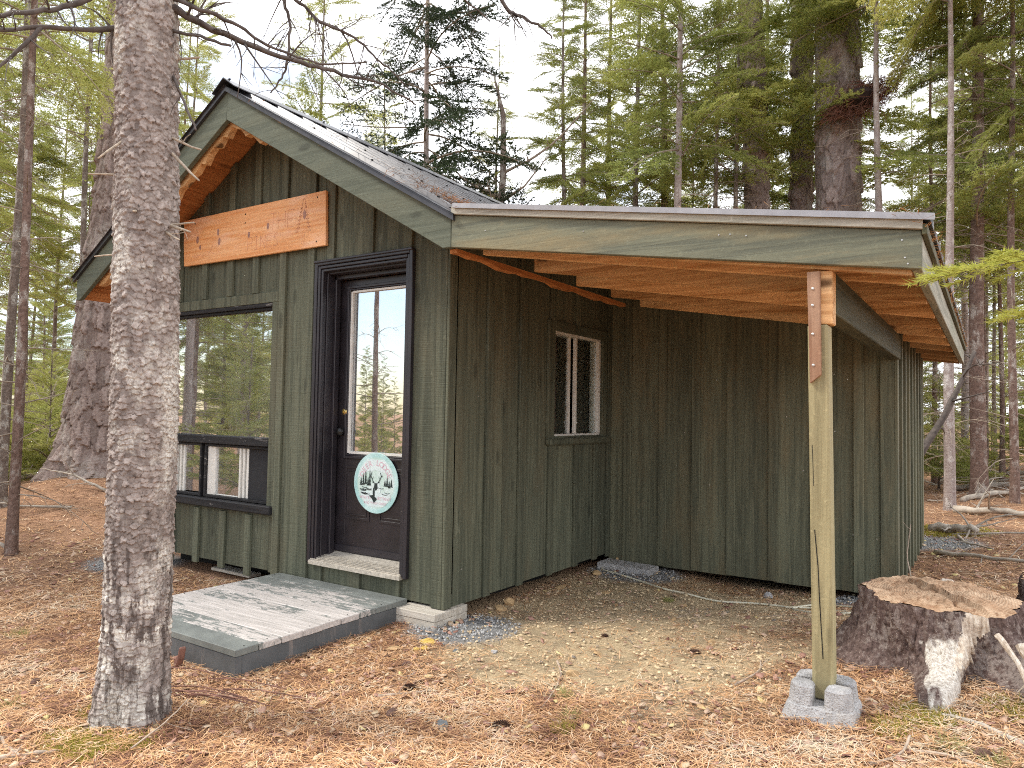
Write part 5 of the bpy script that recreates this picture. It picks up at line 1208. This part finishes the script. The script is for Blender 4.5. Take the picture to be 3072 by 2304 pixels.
nd_ = np_mesh('needle_litter', np.concatenate(V_), np.concatenate(F_), M['needles'], tint=np.concatenate(T2)); tag(nd_, kind='stuff')
def blades(name, mat, cx_, cy_, rad, n, ln, wd, seed, up=1.0, tmean=.6):
    g = np.random.default_rng(seed); r = rad*np.sqrt(g.random(n))*(.6+.5*g.random(n)); a = g.uniform(0, 6.28, n); x = cx_+r*np.cos(a); y = cy_+r*np.sin(a)
    d = np.stack([g.normal(0, .7, n), g.normal(0, .7, n), up*np.abs(g.normal(.7, .3, n))], 1); d /= np.linalg.norm(d, axis=1)[:, None]; s_ = np.cross(d, g.normal(size=d.shape)); s_ /= np.linalg.norm(s_, axis=1)[:, None]
    c = np.stack([x, y, gz(x, y)-.004+.012*g.random(n)], 1); L_ = ln*(.5+g.random(n))[:, None]
    v = np.stack([c-s_*wd/2, c+s_*wd/2, c+d*L_], 1); return v.reshape(-1, 3), np.clip(g.normal(tmean, .2, n), 0, 1)
def blade_obj(name, mat, spots, label=None):
    V_ = []; T_ = []
    for sp in spots: v, t = blades(name, mat, *sp); V_.append(v); T_.append(t)
    v = np.concatenate(V_); o = np_mesh(name, v, np.arange(len(v)).reshape(-1, 3), mat, tint=np.concatenate(T_)); return tag(o, kind='stuff')
blade_obj('moss', M['moss'], [(-.02, -2.13, .10, 1600, .022, .005, 1), (-.13, -2.14, .09, 1300, .020, .005, 2), (-.40, -1.93, .07, 500, .022, .005, 3), (.07, -2.0, .08, 700, .02, .005, 4), (-.20, -2.10, .16, 1500, .018, .004, 31), (-.05, -1.98, .16, 700, .018, .004, 32), (2.66, -.25, .14, 900, .03, .005, 5), (2.55, -.42, .10, 500, .03, .004, 6), (2.95, -.05, .12, 500, .03, .004, 7), (2.46, 5.6, .5, 2500, .03, .012, 8), (1.45, -1.05, .05, 200, .04, .003, 9)])
blade_obj('grass_tufts', M['grass'], [(1.28, -.72, .04, 130, .055, .0022, 11, .6), (1.42, -.92, .035, 110, .06, .0022, 12, .6), (.95, 1.38, .05, 200, .035, .002, 13, .8), (-.75, -2.1, .06, 90, .06, .002, 14, .6), (2.75, -.5, .06, 150, .06, .0022, 15, .7), (.15, -1.45, .04, 70, .05, .002, 16, .6), (-1.9, -1.6, .08, 160, .05, .002, 17, .7), (2.9, -.55, .05, 100, .06, .0022, 18, .7)])
# leaves and bark flakes
def flakes(name, mat, n, d0, d1, size, th, dens, seed, tm=(.5, .3), flat=.25, pw=1.2):
    g = np.random.default_rng(seed); x, y = fan(n, d0, d1, pw); k = keep(x, y) & (g.random(n) < dens(x, y)); x, y = x[k], y[k]; n = len(x)
    m_ = 6; ang = np.linspace(0, 2*np.pi, m_, endpoint=False)[None, :]+g.normal(0, .25, (n, m_)); r = size*(.4+.9*g.random((n, 1))**1.5)*(.6+.55*g.random((n, m_))); asp = .45+.5*g.random((n, 1))
    nz_ = np.stack([g.normal(0, flat, n), g.normal(0, flat, n), np.ones(n)], 1); nz_ /= np.linalg.norm(nz_, axis=1)[:, None]; rot_ = g.uniform(0, 6.28, n); ux = np.stack([np.cos(rot_), np.sin(rot_), np.zeros(n)], 1); ux -= nz_*(ux*nz_).sum(1)[:, None]; uy = np.cross(nz_, ux)
    c = np.stack([x, y, gz(x, y)+.004+th*.4+.010*g.random(n)*(flat > .1)], 1)
    pl = c[:, None, :]+ux[:, None, :]*(r*np.cos(ang))[..., None]+uy[:, None, :]*(r*asp*np.sin(ang))[..., None]
    top = pl*.82+c[:, None, :]*.18+nz_[:, None, :]*th*(.5+.5*g.random((n, 1, 1))) if th > .002 else pl+nz_[:, None, :]*(g.random((n, m_, 1))*.006)
    bot = pl-nz_[:, None, :]*th
    v = np.concatenate([bot, top], 1).reshape(-1, 3); b0 = np.arange(n)[:, None]*2*m_
    quads = np.concatenate([b0+np.array([[k, (k+1) % m_, m_+(k+1) % m_, m_+k]]) for k in range(m_)]); tq = np.concatenate([b0+m_+np.array([[0, k, k+1]]) for k in range(1, m_-1)])
    tri = np.concatenate([quads[:, [0, 1, 2]], quads[:, [0, 2, 3]], tq]); t = np.clip(g.normal(tm[0], tm[1], n), 0, 1)
    reps = len(tri)//n; o = np_mesh(name, v, tri, mat, tint=np.tile(t, reps)); return tag(o, kind='stuff')
flakes('leaf_litter', M['leaf_litter'], 9500, 2.0, 9, .024, .0008, lambda x, y: .10+.90*(1-bare_mask(x, y)), 5, (.5, .27), .35)
flakes('stone_chips', M['pebble'], 11000, 2.4, 7.2, .012, .003, lambda x, y: np.clip(bare_mask(x, y)*1.0+.03, 0, 1), 6, (.5, .25), .2, 1.0)
flakes('crushed_gravel', M['gravel'], 90000, 3.2, 9.5, .009, .005, lambda x, y: np.clip(grav_mask(x, y)*.6, 0, .7), 7, (.5, .28), .3, 1.0)
# needles caught on the roof
def roof_needles(spots):
    V_ = []; T_ = []
    for (x0, y0, sx, sy, n, zf, dz) in spots:
        x = gl.normal(x0, sx, n); y = gl.normal(y0, sy, n); a = gl.uniform(0, 6.28, n); L_ = .05+.07*gl.random(n); z = np.array([zf(q_) for q_ in x])+dz+.03*gl.random(n)**2
        d = np.stack([np.cos(a), np.sin(a), gl.normal(-.1, .15, n)], 1); s_ = np.stack([-np.sin(a), np.cos(a), 0*a], 1); c = np.stack([x, y, z], 1)
        V_.append(np.stack([c-d*L_[:, None]/2-s_*.002, c-d*L_[:, None]/2+s_*.002, c+d*L_[:, None]/2], 1).reshape(-1, 3)); T_.append(np.clip(gl.normal(.55, .15, n), 0, 1))
    v = np.concatenate(V_); o = np_mesh('roof_needles', v, np.arange(len(v)).reshape(-1, 3), M['needles'], tint=np.concatenate(T_)); tag(o, kind='stuff')
roof_needles([(.10, .25, .10, .30, 900, zm, .03), (.22, .75, .10, .4, 900, zm, .03), (-.15, .1, .15, .25, 250, zm, .03), (-.6, .6, .4, .6, 160, zm, .03)]+[(2.685, yy, .008, .12, 26, zl, -.01) for yy in np.arange(-.3, 4.9, .22)]+[(2.62, yy, .03, .15, 40, zl, .04) for yy in np.arange(-.3, 4.9, .4)]+[(1.2+.3*k, -.42, .12, .02, 10, zl, .055) for k in range(5)])

# ------------------------------------------------------------------ stones, cones, sticks, logs
def rock(loc, sx, sy, sz, mat, label, seed, group=None, name='stone'):
    bm3 = bmesh.new(); bmesh.ops.create_icosphere(bm3, subdivisions=3, radius=1); rr3 = random.Random(seed); o_ = Vector((rr3.random(), rr3.random(), rr3.random()))*10
    from mathutils import noise as mn
    pl = [(Vector((rr3.gauss(0, 1), rr3.gauss(0, 1), rr3.gauss(0, 1))).normalized(), rr3.uniform(.45, .8)) for _ in range(9)]
    for v in bm3.verts:
        p = v.co.copy()
        for n_, d_ in pl:
            if p.dot(n_) > d_: p -= n_*(p.dot(n_)-d_)
        p *= 1+.12*mn.noise(v.co*2+o_); v.co = Vector((p.x*sx, p.y*sy, p.z*sz))
    me = bpy.data.meshes.new(name); bm3.to_mesh(me); bm3.free(); me.materials.append(mat); o = bpy.data.objects.new(name, me); COL.objects.link(o)
    o.location = (loc[0], loc[1], float(gz(loc[0], loc[1]))+sz*.35); o.rotation_euler = (rr3.uniform(-.2, .2), rr3.uniform(-.2, .2), rr3.uniform(0, 6.28)); return tag(o, label, 'stone', group)
rock((.185, -.36), .052, .036, .020, M['yellow_rock'], 'largest of the yellow stones near the corner footing', 1)
rock((.24, -.455), .036, .026, .016, M['yellow_rock'], 'middle yellow stone just below the largest yellow stone', 2)
rock((.215, -.50), .026, .020, .013, M['yellow_rock'], 'smallest yellow stone of the cluster near the corner footing', 3)
rock((.09, .62), .045, .035, .035, M['tan_rock'], 'upright tan stone standing beside the side wall', 4)
rock((.10, .50), .055, .045, .02, M['tan_rock'], 'flat rusty stone beside the upright tan stone', 5)
rock((.13, 1.28), .07, .05, .022, M['tan_rock'], 'flat pale tan stone below the small side window', 6)
rock((.14, 1.88), .08, .05, .025, M['tan_rock'], 'orange tan stone near the inner corner of the walls', 7)
rock((.10, 2.34), .035, .028, .05, M['tan_rock'], 'small orange stone perched on the concrete pad corner', 8)
rock((1.02, -1.28), .036, .028, .032, M['grey_rock'], 'dark angular grey stone lying among needles in the foreground', 9)
rock((.63, -.34), .030, .022, .012, M['concrete'], 'pale flat grey stone among the yellow leaves', 10)
rock((.41, -.40), .030, .02, .012, M['grey_rock'], 'small bluish stone between the yellow stones and gravel', 11)
rock((1.46, 2.12), .035, .03, .035, M['concrete'], 'pale pebble in the dark gap under the lean-to wall', 12)
for k in range(16):
    x, y = random.uniform(.1, 2.0), random.uniform(-.6, 1.9); s_ = random.uniform(.014, .032); rock((x, y), s_*1.4, s_, s_*.5, M['tan_rock'], 'little tan stone lying on the bare earth of the lean-to', 40+k, 'little stones on the bare earth')
def cone(loc, L_, rz, label, group, seed):
    q = MB(); rr4 = random.Random(seed); z0 = float(gz(*loc))+L_*.17
    for k in range(13):
        t = k/12; r = L_*.24*math.sin(math.pi*min(1, .18+t*.80))**.8
        for j in range(8):
            a = j*math.pi/4+k*.6; c0_ = Vector((L_*(t-.5), 0, 0)); d = Vector((.45, math.cos(a), math.sin(a))); s_ = Vector((0, -math.sin(a), math.cos(a))); e = c0_+d*r
            w_ = r*.40+.001; Rz = Matrix.Rotation(rz, 3, 'Z'); B = Vector((loc[0], loc[1], z0))
            q.add([B+Rz @ (c0_-s_*w_*.5), B+Rz @ (c0_+s_*w_*.5), B+Rz @ (e+s_*w_), B+Rz @ (e+d*r*.12), B+Rz @ (e-s_*w_), B+Rz @ (e-d.cross(s_)*.002)], [(0, 1, 2, 3, 4), (0, 4, 3, 2, 1)])
    o = q.build('pine_cone', M['cone'], None, base=(loc[0], loc[1], z0)); return tag(o, label, 'pine cone', group)
for k, (x, y, L_, rz) in enumerate([(1.24, -1.16, .085, .3), (.62, -1.01, .08, .4), (.36, -.74, .06, 1.2), (1.57, .17, .06, .2), (.75, -1.28, .07, 1.9), (-.30, -1.55, .05, .5), (.17, -.68, .055, .9), (2.85, -.52, .07, .7), (1.0, .25, .05, .4), (-1.0, -1.9, .06, 2.2)]):
    cone((x, y), L_, rz, 'brown pine cone lying on the needle covered ground', 'pine cones on the ground', 300+k)
def stick(pts, r0, r1, label, group=None, side=2, mat='twig', sl=.12, name='stick', up=.012):
    q = MB(); P = [(x, y, float(gz(x, y))+up+dz) for x, y, dz in [(*p, 0)[:3] if len(p) == 2 else p for p in pts]]; gtwig(q, P, r0, r1, 6, side, random, sl)
    o = q.build(name, M[mat], None, smooth=True, base=P[0]); return tag(o, label, 'stick' if name == 'stick' else 'branch', group)
stick([(2.9, -.62), (2.75, -.58), (2.62, -.60)], .009, .005, 'pale peeled stick lying right of the concrete pier block'); stick([(3.0, -.40), (2.85, -.28), (2.70, -.22)], .012, .006, 'grey stick lying in front of the broad stump roots', mat='log')
stick([(2.52, -.78), (2.60, -.66), (2.63, -.56, .04)], .006, .004, 'thin forked twig rising near the lower right corner')
stick([(-.55, -2.25), (-.38, -2.28), (-.18, -2.3)], .009, .006, 'pale stick near the foot of the scaly spruce'); stick([(-.25, -2.38), (-.18, -2.27), (-.12, -2.2)], .010, .006, 'pale broken stick end at the lower left of the photo')
stick([(.12, -2.05, .01), (.10, -1.9, .05), (.07, -1.78, .10)], .004, .002, 'thin twig leaning on the scaly spruce base'); stick([(.55, -1.15), (.66, -1.05), (.72, -.98)], .007, .005, 'short pale stick in the needles right of the platform')
stick([(1.0, -.30), (1.12, -.48), (1.22, -.72), (1.27, -.92)], .006, .003, 'long thin crooked twig across the middle of the needles', side=4); stick([(1.9, -.25), (1.95, -.05), (1.92, .12)], .006, .003, 'crooked twig left of the concrete pier block', side=3)
stick([(2.42, 2.3, 0), (2.46, 2.1, .02), (2.38, 2.3, .25), (2.40, 2.36, .50)], .008, .003, 'white bent twig leaning against the lean-to corner', side=2)
for k in range(9): x, y = -.28+random.uniform(-.2, .35), -1.47+random.uniform(-.15, .10); stick([(x-.2, y-.05, .01), (x, y, .03), (x+.25, y+.06, .01)], .004, .002, 'thin brown twig in the pile at the platform corner', 'twigs piled at the platform corner', 2, 'nest')
q = MB(); q.prism([(-.66, -1.40, -.28), (-.63, -1.40, -.28), (-.60, -1.41, -.23), (-.585, -1.41, -.17), (-.60, -1.405, -.165), (-.625, -1.40, -.215), (-.65, -1.40, -.24)], (.012, .03, 0)); tag(q.build('bark_piece', M['nest'], None, bevel=.006), 'curled brown bark piece standing against the platform front', 'bark')
for k in range(60):
    x, y = [float(v[0]) for v in fan(1, 2.1, 6.0)]
    if not keep(np.array([x]), np.array([y]))[0] or (-.5 < x < .1 and -2.1 < y < -1.6): continue
    a = random.uniform(0, 6.28); L_ = random.uniform(.06, .22); stick([(x, y), (x+math.cos(a)*L_*.5+random.uniform(-.02, .02), y+math.sin(a)*L_*.5), (x+math.cos(a)*L_, y+math.sin(a)*L_)], random.uniform(.0018, .0035), .0012, 'small twig scattered on the needles in the foreground', 'small twigs scattered on the needles', 1, random.choice(['twig', 'dead_twig', 'nest']), .05)
LOGS = [((-10.6, 1.35), (-8.6, 2.5), .10, 'pale fallen log behind the massive pine roots'), ((-8.6, .35), (-7.7, 1.2), .05, 'slim fallen log left of the massive pine'), ((-12, 1.2), (-9.4, 3.4), .07, 'long fallen pole deep in the left woods'),
 ((2.0, 13.1), (3.6, 12.5), .06, 'fallen log far back between the right trunks'), ((2.35, 10.2), (3.9, 9.5), .055, 'bleached fallen pole right of the cabin, farther one'), ((2.5, 7.3), (3.9, 6.5), .05, 'bleached fallen pole right of the cabin, nearer one'), ((2.55, 8.4), (3.3, 9.4), .045, 'slanting grey log among the right trunks'),
 ((2.35, 5.6), (2.75, 5.2), .06, 'short dark log at the foot of the pale slim fir'), ((2.45, 4.2), (3.3, 3.4), .022, 'long thin branch lying on needles right of the lean-to'), ((2.6, 5.2), (2.9, 4.2), .014, 'pale thin branch lying diagonally right of the lean-to')]
for a, b_, r0, lab in LOGS:
    mid_ = ((a[0]+b_[0])/2+random.uniform(-.08, .08), (a[1]+b_[1])/2+random.uniform(-.08, .08), .03); stick([(*a, 0), mid_, (*b_, .05)], r0, r0*.5, lab, None, 5, 'log', .5, 'fallen_branch', r0*.7)
for k in range(44):
    lft = k < 20
    for _ in range(40):
        x, y = (polar(-72, -58, 8, 17) if lft else polar(-5, 5, 8.5, 18))()
        if keep(np.array([x]), np.array([y]))[0] and not (-4 < x < 2.4 and -.2 < y < 5): break
    a = random.uniform(0, 6.28); L_ = random.uniform(.5, 1.7); stick([(x, y, 0), (x+math.cos(a)*L_*.5, y+math.sin(a)*L_*.5, random.uniform(.02, .2)), (x+math.cos(a)*L_, y+math.sin(a)*L_, random.uniform(0, .3))], random.uniform(.010, .024), .004, 'dead grey branch on the forest floor '+('left' if lft else 'right')+' of the cabin', 'dead branches on the forest floor, '+('left' if lft else 'right')+' side', 6, 'log', .5, 'fallen_branch')
q = MB(); gtwig(q, [(2.1, 6.4, .55), (2.5, 6.6, 1.3), (2.75, 6.7, 1.9)], .05, .02, 8, 5, random, .5); tag(q.build('fallen_branch', M['branch_dark'], None, smooth=True), 'dark dead branch leaning beside the lean-to back corner', 'branch')
